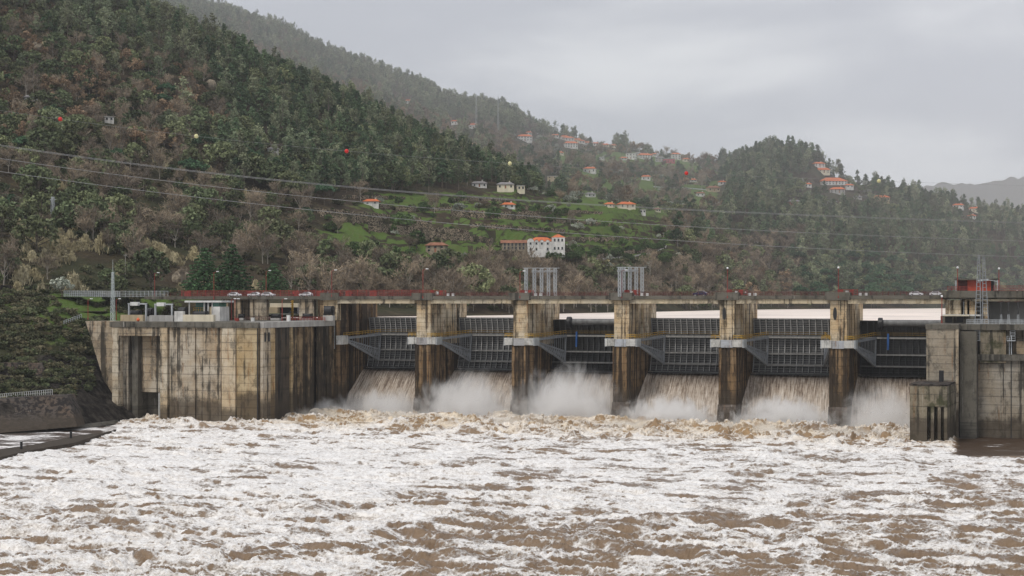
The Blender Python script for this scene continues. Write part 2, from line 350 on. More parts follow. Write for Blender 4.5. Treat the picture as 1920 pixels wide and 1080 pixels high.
# per picture column: eight (depth, picture row) pairs from the shore to the second ridge and beyond
COLS = [
 (-500, [(500, 585), (560, 556), (625, 450), (780, 250), (1050, -120), (1300, -90), (1700, -190), (2300, -320)]),
 (0,    [(520, 585), (572, 552), (640, 445), (800, 265), (1150, -40), (1400, -10), (1800, -60), (2300, -110)]),
 (250,  [(540, 585), (592, 553), (680, 455), (850, 275), (1200, 25), (1450, 55), (1900, 15), (2400, -22)]),
 (400,  [(560, 590), (610, 555), (700, 465), (880, 295), (1230, 92), (1480, 130), (1900, 70), (2400, 34)]),
 (500,  [(560, 590), (620, 557), (715, 470), (900, 310), (1240, 142), (1500, 175), (1950, 118), (2400, 62)]),
 (640,  [(575, 595), (635, 562), (740, 476), (930, 345), (1250, 203), (1500, 228), (1950, 168), (2400, 124)]),
 (760,  [(585, 600), (640, 575), (760, 492), (950, 378), (1250, 262), (1480, 275), (1900, 215), (2350, 165)]),
 (850,  [(590, 604), (shoreZ(592.5), 592.5), (790, 492), (960, 388), (1230, 300), (1450, 312), (1850, 248), (2300, 202)]),
 (950,  [(600, 604), (shoreZ(591), 591), (820, 488), (980, 394), (1200, 342), (1400, 346), (1800, 278), (2250, 224)]),
 (1010, [(640, 604), (shoreZ(589), 589), (850, 490), (1000, 400), (1200, 364), (1370, 362), (1780, 296), (2220, 256)]),
 (1150, [(700, 602), (shoreZ(586), 586), (930, 492), (1060, 412), (1230, 380), (1350, 378), (1700, 325), (2150, 286)]),
 (1250, [(780, 600), (shoreZ(584), 584), (1020, 486), (1130, 440), (1250, 408), (1400, 390), (1700, 338), (2100, 305)]),
 (1340, [(880, 598), (shoreZ(582), 582), (1130, 530), (1260, 455), (1400, 408), (1500, 378), (1750, 338), (2050, 318)]),
 (1375, [(920, 596), (shoreZ(581), 581), (1180, 530), (1300, 455), (1430, 400), (1550, 360), (1750, 330), (1950, 312)]),
 (1420, [(970, 595), (shoreZ(580.5), 580.5), (1220, 528), (1340, 450), (1450, 392), (1600, 345), (1720, 308), (1820, 300)]),
 (1470, [(1000, 594), (shoreZ(580), 580), (1260, 530), (1370, 450), (1480, 392), (1600, 345), (1700, 305), (1800, 291)]),
 (1525, [(1040, 592), (shoreZ(579.5), 579.5), (1290, 530), (1390, 450), (1490, 398), (1590, 358), (1690, 325), (1780, 302)]),
 (1550, [(1060, 591), (shoreZ(579.3), 579.3), (1300, 530), (1400, 450), (1500, 400), (1590, 365), (1680, 342), (1770, 332)]),
 (1620, [(1100, 590), (shoreZ(579), 579), (1330, 530), (1420, 455), (1510, 408), (1590, 380), (1660, 362), (1740, 356)]),
 (1700, [(1150, 589), (shoreZ(578.5), 578.5), (1370, 532), (1450, 462), (1530, 418), (1590, 398), (1650, 386), (1710, 379)]),
 (1770, [(1200, 588), (shoreZ(578), 578), (1400, 534), (1470, 470), (1540, 430), (1590, 408), (1640, 396), (1700, 390)]),
 (1850, [(1250, 587), (shoreZ(577.5), 577.5), (1440, 536), (1500, 480), (1550, 442), (1600, 424), (1650, 414), (1700, 408)]),
 (1920, [(1300, 586), (shoreZ(577), 577), (1480, 538), (1530, 485), (1570, 450), (1610, 434), (1660, 426), (1710, 422)]),
 (2500, [(1500, 585), (1640, 576), (1680, 540), (1720, 495), (1760, 470), (1800, 455), (1850, 445), (1900, 440)]),
]
pxk = np.array([c[0] for c in COLS], float)
Zk = np.array([[k[0] for k in c[1]] for c in COLS], float); Yk = np.array([[k[1] for k in c[1]] for c in COLS], float)
Hk = CAMZ-(Yk-HZ)/FPX*Zk
NPX = 700; gpx = np.linspace(-500, 2500, NPX)
def smooth_interp(x, xk, fk):
    """monotone-ish cubic hermite"""
    d = np.gradient(fk, xk); i = np.clip(np.searchsorted(xk, x)-1, 0, len(xk)-2); h = xk[i+1]-xk[i]; t = (x-xk[i])/h
    return fk[i]*(2*t**3-3*t**2+1)+fk[i+1]*(3*t**2-2*t**3)+h*d[i]*(t**3-2*t**2+t)*.5+h*d[i+1]*(t**3-t**2)*.5
Zc = np.stack([np.interp(gpx, pxk, Zk[:, j]) for j in range(8)]); Hc = np.stack([smooth_interp(gpx, pxk, Hk[:, j]) for j in range(8)])
Zc = np.vstack([Zc, Zc[-1:]+500]); Hc = np.vstack([Hc, Hc[-1:]-90])
SUB = [8, 30, 40, 50, 16, 30, 40, 10]
rowsZ, rowsH = [], []
for j in range(8):
    for k in range(SUB[j]):
        t = k/SUB[j]; rowsZ.append(Zc[j]*(1-t)+Zc[j+1]*t)
        a, b = Hc[j], Hc[j+1]; ta = (Hc[j+1]-Hc[max(j-1, 0)])/2; tb = (Hc[min(j+2, 8)]-Hc[j])/2
        hh = a*(2*t**3-3*t**2+1)+b*(3*t**2-2*t**3)+.5*ta*(t**3-2*t**2+t)+.5*tb*(t**3-t**2)
        rowsH.append(hh)
rowsZ.append(Zc[8]); rowsH.append(Hc[8])
GZ = np.array(rowsZ); GH = np.array(rowsH); NR = GZ.shape[0]
T = (gpx-960)/FPX
GX = GZ*(-ST+T*CT); GY = GZ*(CT+T*ST)
amp = np.clip((GH-RES_Z)/40, 0, 1)
GH = GH+amp*(7*fbm(GX/120, GY/120, 5)+1.5*fbm(GX/18, GY/18, 3))
GPY = HZ-(GH-CAMZ)/GZ*FPX; GPX = np.broadcast_to(gpx, GZ.shape)
# terraces: step the farmed slope
TERR = sstep(GPX, 560, 640)*(1-sstep(GPX, 1230, 1290))*sstep(GPY, 352, 372)*(1-sstep(GPY, 478, 492))*(1-sstep(-(GPX-640)*.25-GPY, -425, -405)*(GPX < 700))
TERR = np.clip(TERR, 0, 1)
st_ = 4.2; q = GH/st_; fr = q-np.floor(q); stp = (np.floor(q)+sstep(fr, .62, .92))*st_
GH = GH*(1-TERR*.9)+stp*TERR*.9
TERR2 = sstep(GPX, 980, 1100)*(1-sstep(GPX, 1330, 1360))*(GZ > 1400)*sstep(GPY, 262, 300)*(GPY < 375)
grass = .14+.26*(GPX > 1050)*(GPX < 1345)*(GPY > 285)*(GPY < 410)+.85*TERR*np.where((fr > .66), .1, 1)+.48*TERR2+.25*fbm(GX/60, GY/60, 4)+.35*TERR*fbm(GX/28, GY/28+3, 4)
for (cx, cy, rx, ry, s) in [(820, 383, 60, 10, .5), (760, 372, 40, 9, .4), (690, 385, 30, 8, .4), (1150, 430, 90, 25, .25), (840, 470, 60, 14, .5), (1075, 375, 60, 8, .3), (1230, 372, 80, 16, .45), (1450, 390, 60, 8, .4), (1640, 384, 50, 5, .5), (1000, 322, 25, 6, .4), (370, 240, 40, 8, .3), (650, 440, 30, 12, .4), (910, 490, 40, 10, .3)]:
    grass += s*np.exp(-((GPX-cx)/rx)**2-((GPY-cy)/ry)**2)
rock = .05+.22*TERR*(fr > .66)+.3*np.exp(-((GPX-390)/130)**2-((GPY-535)/22)**2)+.2*fbm(GX/35+9, GY/35, 3)*(GPY > 440)
GPY = HZ-(GH-CAMZ)/GZ*FPX
for (px_, py_, wpx, dz_) in ((1000, 475, 82, 24), (819, 473, 34, 14), (1174, 390, 26, 12), (1561, 348, 34, 14), (697, 385, 24, 10), (925, 355, 60, 12)):
    c_ = int(round((px_+500)/3000*(NPX-1))); i_ = np.where(GPY[:, c_] <= py_)[0][0]; z0_, h0_ = GZ[i_, c_], GH[i_, c_]
    w__ = (1-sstep(np.abs(GPX-px_), wpx*.8, wpx*1.15))*(1-sstep(np.abs(GZ-z0_-2), dz_*.7, dz_*1.1)); GH = GH*(1-w__)+h0_*w__
    GPY = HZ-(GH-CAMZ)/GZ*FPX
V = np.stack([GX, GY, GH], -1).reshape(-1, 3)
link('hills', np_mesh('hills', V, grid_faces(NR, NPX), [M_HILL], {'grass': ('FLOAT', grass), 'rock': ('FLOAT', rock)}), kind='structure')
def ground(px, py, zmin=0):
    """first point of the terrain seen at a picture position: (point, depth)"""
    c = int(np.clip(round((px+500)/3000*(NPX-1)), 0, NPX-1)); colY = GPY[:, c]; colZ = GZ[:, c]
    ok = np.where((colY <= py) & (colZ > zmin))[0]
    i = ok[0] if len(ok) else int(np.argmin(np.where(colZ > zmin, colY, 9e9)))
    if i == 0: return P(px, colZ[0], z=GH[0, c]), colZ[0]
    t = np.clip((colY[i-1]-py)/(colY[i-1]-colY[i]+1e-9), 0, 1); Z = colZ[i-1]*(1-t)+colZ[i]*t; z = GH[i-1, c]*(1-t)+GH[i, c]*t
    return P(px, Z, z=z), Z
def hgt(px, Z):
    c = np.clip((px+500)/3000*(NPX-1), 0, NPX-1.001); c0 = c.astype(int)
    out = np.empty(len(px)); vis = np.empty(len(px)); pys = np.empty(len(px))
    for k in range(len(px)):
        zc = GZ[:, c0[k]]; j = min(max(int(np.searchsorted(zc, Z[k])), 1), NR-1); t = np.clip((Z[k]-zc[j-1])/(zc[j]-zc[j-1]), 0, 1)
        out[k] = GH[j-1, c0[k]]*(1-t)+GH[j, c0[k]]*t
        pys[k] = HZ-(out[k]-CAMZ)/Z[k]*FPX; vis[k] = GPYMIN[j-1, c0[k]]-pys[k]
    return out, vis, pys
GPYMIN = np.minimum.accumulate(GPY, 0)

# far mountain and the hazy slope before it
def ridge(name, pts, Z0, depth, drop):
    pp = np.array(pts, float); xs = np.linspace(pp[0, 0], pp[-1, 0], 160); ys = np.interp(xs, pp[:, 0], pp[:, 1]); R = 12; V = []
    for r in range(R):
        t = r/(R-1); Z = Z0-depth*(1-t); z = (CAMZ-(ys-HZ)/FPX*Z0); zz = z*(t**.8)+(-20)*(1-t**.8)
        zz = zz+fbm(xs*Z0/FPX/90, np.full_like(xs, r*1.7), 5)*drop*t
        tt = (xs-960)/FPX; V.append(np.stack([Z*(-ST+tt*CT), Z*(CT+tt*ST), zz], -1))
    V.append(V[-1]+np.array([-ST, CT, 0])*600+np.array([0, 0, -260])); V = np.array(V)
    n = V.shape[0]*160; at = {'grass': ('FLOAT', np.full(n, .15)), 'rock': ('FLOAT', np.zeros(n))}
    return link(name, np_mesh(name, V.reshape(-1, 3), grid_faces(R+1, 160), [M_HILL], at), kind='structure')
ridge('far_mountain', [(1200, 420), (1600, 372), (1700, 352), (1760, 346), (1850, 344), (1885, 338), (1920, 328), (2050, 318), (2400, 300)], 9800, 3000, 40)
ridge('near_ridge', [(1400, 400), (1640, 358), (1700, 360), (1750, 362), (1800, 380), (1850, 402), (1960, 430)], 2900, 700, 8)

# base ground far around, below everything
mb = MB(); mb.box(-9600, 9600, -270, 11000, -30, -24); mb.build('ground', M_HILL)['kind'] = 'structure'

# ------------------------------------------------------------------ left bank beside the lock
BK = [
 (-500, [(400, 860), (425, 770), (440, 752), (462, 690), (500, 600), (540, 552), (600, 548)]),
 (0,    [(432, 826), (445, 756), (458, 752), (478, 682), (505, 600), (545, 552), (600, 550)]),
 (100,  [(442, 818), (452, 752), (466, 746), (484, 684), (510, 598), (548, 553), (600, 551)]),
 (145,  [(450, 812), (460, 780), (470, 745), (488, 688), (514, 610), (552, 556), (600, 552)]),
 (185,  [(462, 806), (472, 770), (482, 738), (498, 680), (520, 615), (556, 558), (600, 553)]),
 (215,  [(470, 802), (480, 765), (492, 735), (508, 675), (530, 604), (546, 562), (600, 554)]),
 (330,  [(500, 800), (508, 765), (516, 735), (528, 675), (540, 606), (548, 564), (610, 556)]),
 (640,  [(540, 800), (545, 765), (550, 735), (558, 675), (570, 618), (590, 590), (640, 575)]),
]
bx = np.array([b[0] for b in BK], float); bZ = np.array([[k[0] for k in b[1]] for b in BK], float); bH = CAMZ-(np.array([[k[1] for k in b[1]] for b in BK])-HZ)/FPX*bZ
xs = np.linspace(-500, 640, 260); R = 12; V = []; jj = []
for j in range(6):
    for k in range(R if j < 5 else R+1):
        t = k/R; Z = np.interp(xs, bx, bZ[:, j])*(1-t)+np.interp(xs, bx, bZ[:, j+1])*t; h = np.interp(xs, bx, bH[:, j])*(1-t)+np.interp(xs, bx, bH[:, j+1])*t
        tt = (xs-960)/FPX; X = Z*(-ST+tt*CT); Y = Z*(CT+tt*ST); h = h+1.6*fbm(X/9, Y/9+h/9, 5)*(1 if j > 0 else .4); V.append(np.stack([X, Y, h], -1)); jj.append(np.full(260, j+t))
V = np.array(V); jj = np.array(jj); pxg = np.broadcast_to(xs, jj.shape)
gr = np.where(jj > 3.4, .36, .05)+.42*np.exp(-((pxg-140)/60)**2)*(jj > 3.7)+.12*np.exp(-((pxg-290)/60)**2)*(jj > 4)+.7*fbm(V[..., 0]/14, V[..., 2]/9, 4)
rk = np.where(jj < 3.2, .8, .25)-.25*np.exp(-((pxg-40)/70)**2)*(jj > 3)+.1*fbm(V[..., 0]/10, V[..., 2]/10+4, 4)
BV = V; BPX = pxg; BJ = jj
link('river_bank', np_mesh('river_bank', V.reshape(-1, 3), grid_faces(V.shape[0], 260), [M_HILL], {'grass': ('FLOAT', gr), 'rock': ('FLOAT', rk)}), kind='structure')

# ------------------------------------------------------------------ water
def water_mat(name, deep, rough, ripple, sc, bd, aniso=(1, 1, 1)):
    m, N = newmat(name); pos = N.n('ShaderNodeNewGeometry').outputs['Position']; q = N.scale(pos, aniso)
    a = N.noise(q, sc, 8, .6, .4); b = N.noise(q, sc*.1, 4, .6)
    c = N.mix(N.ramp(b, .35, .65), deep, tuple(x*1.35 for x in deep))
    finish(N, c, rough, a, bd, spec=.5); return m
M_RES = water_mat('reservoir_water', (.66, .57, .50), .45, 1, .25, .30)  # pale base colour carries the sky's reflection
V = []
xx = np.linspace(-700, 1400, 60); yy = np.linspace(D+23, 2400, 60)
X, Y = np.meshgrid(xx, yy); V = np.stack([X, Y, np.full_like(X, RES_Z)], -1).reshape(-1, 3)
link('reservoir_water', np_mesh('reservoir_water', V, grid_faces(60, 60), [M_RES]), kind='structure')

# foaming tailwater
pxs = np.linspace(-560, 2240, 1600); s_ = np.linspace(0, 1, 450)
Zr = CAMZ*FPX/(np.interp(s_, [0, 1], [1150, 850])-HZ); Zr = np.concatenate([Zr[:-1], np.arange(Zr[-1], 512, .42), [530, 560]])
tt = (pxs-960)/FPX; Z2, T2 = np.meshgrid(Zr, tt, indexing='ij'); X = Z2*(-ST+T2*CT); Y = Z2*(CT+T2*ST); PX2 = np.broadcast_to(pxs, X.shape)
wx = X+2.2*fbm(X/9, Y/9, 3); wy = Y+2.2*fbm(X/9+40, Y/9, 3)
near = sstep(Y, 385, 425)*(1-.0*X)                      # boiling zone below the chutes
right_calm = sstep(PX2, 1782, 1800)*sstep(Y+5*fbm(X/14, Y/8, 3), 382, 387)
left_calm = sstep(-(PX2-215), -30, 25)*sstep((Z2-(CAMZ*FPX/(np.interp(PX2, [-260, 0, 215, 260], [900, 858, 808, 790])-HZ))), -4, 6)
calm = np.clip(right_calm+left_calm, 0, 1)
ampw = (.72+.45*sstep(Z2, 320, 240)+.35*fbm(X/40, Y/40, 2)+1.35*near*np.clip(.7+fbm(X/22, Y/15, 2)*1.6, .15, 2))*(1-calm*.93)
bil = 1-np.abs(fbm(wx/10.5, wy/5.5, 2))*2.6
hs = fbm(X/26, Y/15, 3)*.8+bil*.55-.15
fine = fbm(wx/2.4, wy/2.0, 4, .6, ridge=True)-.35
H = ampw*(hs*(1.75-.9*near)+fine*(.5-.38*near))+.35*(1-calm)*fbm(X/30, Y/11+9, 2)
# isolated bursting boils
rb = np.random.default_rng(11); lump = np.abs(perlin(wx/2.6, wy/2.2))+.55*np.abs(perlin(wx/1.2+5, wy/1.05))+.3*np.abs(perlin(wx/.6+9, wy/.55))
patch = sstep(fbm(X/15+2, Y/9+6, 3), -.12, .42); H += near*(1-calm)*(.25+patch*1.3)*lump*1.7
for k in range(70):
    bpx = rb.uniform(240, 1720); bY = rb.uniform(392, 452) if k < 56 else rb.uniform(300, 395); bX = xat(bpx, bY)
    if bpx > 1690 and bY < 420: continue
    if bpx < 500 and bY > 400: continue
    r = rb.uniform(.9, 2.6)*(1.35 if k < 56 else .8); hh = r*rb.uniform(.35, .7)*(1 if k < 56 else .5)
    d2 = ((X-bX)/r)**2+((Y-bY)/(r*.8))**2
    H += np.where(d2 < 9, np.exp(-d2*1.1)*hh*(.5+1.3*lump), 0)
H = np.where(H > 2.3, 2.3+(H-2.3)*.3, H)
gy = np.gradient(H, axis=0)/np.gradient(Y+0*H, axis=0)
foam = .50-.50*np.clip(gy, -.35, 1.0)+.30*fbm(X/30+3, Y/22, 4)+1.05*fbm(X/17, Y/6+7, 4)+.50*fbm(wx/6, wy/2.6+7, 3)-.01
foam -= .13*sstep(Z2, 275, 225)*sstep(PX2, 500, 1000)*sstep(PX2, 2000, 1300)
foam -= .11*sstep(PX2, 1250, 1800)*sstep(Z2, 400, 300)
foam += .07+.10*sstep(Z2, 275, 225)*sstep(PX2, 900, 300)
foam -= right_calm*.95+left_calm*.62; foam -= .05
foam += .14*sstep(PX2, 1300, 500)*sstep(Z2, 250, 300)*(1-near)
foam += .10*near; tanm = np.clip(near*(.52+.9*fbm(X/14, Y/10+3, 3))+.28*np.clip(gy, 0, 1), 0, 1)*(1-calm)
aw_ = np.minimum(ampw, 1.0)*(1-.5*near); XX = X+.5*aw_*fbm(wx/5+11, wy/5, 2); YY = Y-.5*aw_*fine
V = np.stack([XX, YY, H], -1).reshape(-1, 3)
m, N = newmat('foaming_water'); pos = N.n('ShaderNodeNewGeometry').outputs['Position']
fa = N.n('ShaderNodeAttribute', attribute_name='foam').outputs['Fac']; ta = N.n('ShaderNodeAttribute', attribute_name='tan').outputs['Fac']; ca = N.n('ShaderNodeAttribute', attribute_name='calm').outputs['Fac']
q = N.scale(pos, (.48, .62, 1))
warp = N.n('ShaderNodeTexNoise', {'Vector': q, 'Scale': .35, 'Detail': 4.0}).outputs['Color']
q2 = N.n('ShaderNodeVectorMath', {0: q, 1: N.n('ShaderNodeVectorMath', {0: warp, 'Scale': 3.2}, operation='SCALE').outputs[0]}, operation='ADD').outputs[0]
r1 = N.m('ABSOLUTE', N.m('SUBTRACT', N.noise(q2, .55, 7, .62), .5)); r2 = N.m('ABSOLUTE', N.m('SUBTRACT', N.noise(q2, 1.7, 5, .6), .5))
lace = N.m('SUBTRACT', .5, N.m('ADD', N.m('MULTIPLY', r1, 2.6), N.m('MULTIPLY', r2, 1.6)))
f = N.m('ADD', fa, N.m('MULTIPLY', lace, 1.0))
fm = N.ramp(f, .24, .70)
brown = N.mix(N.noise(q, .5, 4, .6), (.135, .094, .064), (.235, .17, .12)); brown = N.mix(ca, brown, (.06, .036, .022)); brown = N.mix(ta, brown, (.34, .215, .10))
white = N.mix(ta, (.85, .84, .83), (.76, .65, .50)); white = N.mix(N.ramp(N.noise(q2, 1.6, 7, .75), .46, .70, 0, .62), white, N.mix(ta, (.40, .35, .32), (.36, .25, .14)))
thr = N.m('ABSOLUTE', N.m('SUBTRACT', N.noise(q2, .9, 8, .68, .6), .5)); white = N.mix(N.ramp(thr, .03, .0, 0, .6), white, (.30, .245, .20))
finish(N, N.mix(fm, brown, white), N.m('MAXIMUM', N.m('MULTIPLY_ADD', fm, .4, .3), N.m('MULTIPLY', ca, .22)), N.m('ADD', N.m('MULTIPLY', N.noise(q2, 2.4, 8, .7), .5), N.m('MULTIPLY', fm, .25)), .55, spec=.35)
M_FOAM = m
at = {'foam': ('FLOAT', foam), 'tan': ('FLOAT', tanm), 'calm': ('FLOAT', calm)}
link('river_water', np_mesh('river_water', V, grid_faces(len(Zr), len(pxs)), [M_FOAM], at), kind='structure')

# ------------------------------------------------------------------ the dam
PX0 = [-200.3+31*i for i in range(-1, 6)]        # left edge of each pier
ORD = ['second', 'third', 'fourth', 'fifth', 'sixth']
def pier(x0, label, hatch=False, cap=True):
    cx = x0+2.45; t = empty('spillway_pier', (cx, D, 0), 0, label, 'dam pier', 'piers of the spillway')
    # upper shaft with stop-log slots down both sides
    pr = [(-2.3, 0), (2.3, 0), (2.3, 7.2), (1.9, 7.2), (1.9, 7.9), (2.45, 7.9), (2.45, 11.5), (1.1, 11.5), (1.1, 13.6), (2.45, 13.6), (2.45, 20.5), (1.1, 20.5), (1.1, 22.6), (2.45, 22.6), (2.45, 28.6)]
    prof = pr+[(-a, b) for a, b in reversed(pr)][:-1]
    mb = MB(); mb.prism(prof, 21.6, 34.9); mb.box(-2.25, 2.25, -.12, .3, 21.9, 34.8); mb.build('upper_shaft', M_PIER, t, bevel=.05)
    pr2 = [(-2.45, -.9), (2.45, -.9), (2.45, 1.2), (2.0, 1.2), (2.0, 2.0), (2.45, 2.0), (2.45, 4.3), (2.1, 4.3), (2.1, 5.0), (2.45, 5.0), (2.45, 11.5), (1.1, 11.5), (1.1, 13.6), (2.45, 13.6), (2.45, 28.6)]
    prof = pr2+[(-a, b) for a, b in reversed(pr2)][:-1]
    mb = MB(); mb.prism(prof, 5.6, 21.6)
    for k in (-1.75, -.6, .55, 1.7): mb.box(k-.32, k+.32, -1.12, -.9, 5.6, 21.5)
    mb.build('lower_shaft', M_PIERL, t, bevel=.05)
    for sd_ in (-1, 1):
        for a_, b_ in ((7.25, 7.85), (11.55, 13.55), (20.55, 22.55)):
            xx_ = 1.92 if a_ < 8 else 1.12; z0_ = 21.7 if a_ < 8 or a_ > 20 else 6
            MB().box(min(sd_*xx_, sd_*(xx_+.12)), max(sd_*xx_, sd_*(xx_+.12)), a_, b_, z0_, 34.8).build('slot_shade', M_BLK, t)  # black strips stand in for the shade inside the stop-log slots
    mb = MB(); mb.prism([(-3.4, -3), (-1.25, 5.6), (28.6, 5.6), (28.6, -3)], -2.6, 2.6, 'x'); mb.build('foot', M_WALLF, t)
    b = MB(); b.box(-1.7, 1.7, -1.5, 2.6, 21.6, 23.75); o = b.build('trunnion_beam', M_BLU, t, bevel=.05)
    for s in (-1, 1):
        b = MB(); b.box(min(s*1.72, s*4.45), max(s*1.72, s*4.45), -1.6, 3.6, 21.75, 23.8)
        b.build('bracket', M_WHT, t, bevel=.05)
        b = MB()
        for k in range(5): b.box(min(s*4.45, s*4.75), max(s*4.45, s*4.75), -1.3+k*1.05, -1.0+k*1.05, 21.6, 23.9)
        b.build('anchor_plate', M_GALV, t)
        b = MB()
        for zz in (24.55, 25.05): b.beam((s*1.9, -1.5, zz), (s*4.4, -1.5, zz), .15); b.beam((s*4.4, -1.5, zz), (s*4.4, 3.6, zz), .15)
        for p in ((1.9, -1.5), (3.1, -1.5), (4.4, -1.5), (4.4, 1), (4.4, 3.6)): b.beam((s*p[0], p[1], 24), (s*p[0], p[1], 25.1), .09)
        b.build('handrail', M_YEL, t)
    if cap:
        b = MB(); b.box(-3.4, 3.4, -1.5, -.9, 34.95, 37.1); b.box(-3.4, -2.8, -.9, 1, 34.95, 37.1); b.box(2.8, 3.4, -.9, 1, 34.95, 37.1); b.build('parapet', M_CAP, t, bevel=.04)
    if hatch:
        b = MB(); n = 20; q = [(-.95+.5*math.cos(2*math.pi*i/n), 31.2+1.75*math.sin(2*math.pi*i/n)) for i in range(n)]
        b.prism(q, -.17, -.13, 'y'); b.build('hatch', M_BLK, t)
        b = MB()
        for i in range(n):
            p, q2 = q[i], q[(i+1) % n]; b.beam((p[0], -.17, p[1]), (q2[0], -.17, q2[1]), .1)
        b.build('hatch_rim', M_CAP, t)
    return t
plab = ['mottled pale pier with brown ribbed shaft, nearest the lock wall', 'ochre topped pier with one white lime streak, its foot in spray', 'orange-brown pier with whitewashed streaks beside the second mast row',
        'ochre pier with an oval dark hatch, beneath the dark blue car', 'ochre pier with an oval dark hatch, next to the powerhouse bay']
piers = [pier(PX0[i+1], plab[i], i >= 3) for i in range(5)]
# end piers built into the abutments
t = empty('spillway_pier', (PX0[0]+2.45, D, 0), 0, 'dark half pier at the end of the lock wall with one bracket', 'dam pier', 'piers of the spillway')
pr = [(-4.5, 0), (2.45, 0), (2.45, 7.0), (1.4, 7.0), (1.4, 10), (2.45, 10), (2.45, 15), (1.5, 15), (1.5, 17.3), (2.45, 17.3), (2.45, 23.5), (1.7, 23.5), (1.7, 25), (2.45, 25), (2.45, 28.6), (-4.5, 28.6)]
MB().prism(pr, -2, 34.9).build('shaft', M_PIERL, t, bevel=.05)
b = MB(); b.box(2.47, 4.6, -1.5, 2.6, 21.4, 24.1); b.build('bracket', M_WHT, t, bevel=.05)
b = MB(); b.box(-3, 3.3, -1.5, -.9, 34.95, 37.2); b.build('parapet', M_CAP, t)
b = MB(); b.beam((.6, -.3, 20), (.6, -.3, 29), .12); b.beam((1.4, -.3, 20), (1.4, -.3, 29), .12)
for k in range(18): b.beam((.6, -.3, 20.3+k*.5), (1.4, -.3, 20.3+k*.5), .08)
b.build('ladder', M_GALV, t)
t = empty('spillway_pier', (PX0[6]+2.45, D, 0), 0, 'pale concrete end pier under the road beside the powerhouse hall', 'dam pier', 'piers of the spillway')
b = MB(); b.box(-2.45, 1.7, 0, 6, 29, 34.9); b.box(3.2, 5.6, 0, 3, 29, 34.9); b.build('shaft', M_PIER, t, bevel=.05)
b = MB(); b.box(-3.2, 7, -1.8, 6, 30.7, 31.1); b.build('slab', M_HWHITE, t)
b = MB(); b.tube((2.4, .8, 31.1), (2.4, .8, 34.6), .28); b.build('pipe', M_GALV, t)

# weir body under the gates
link('spillway_weir', MB().prism([(23, 12.6), (17, 10.9), (12.7, 8.3), (7.6, 4.6), (4.5, .2), (2, -3), (40, -3), (40, 10)], 0, 1, 'x').mesh('spillway_weir', M_CAP), label='low concrete sill under the pouring water', cat='dam sill')
o = bpy.data.objects['spillway_weir']; o.scale = (184, 1, 1); o.location = (PX0[0]+4, D, 0)

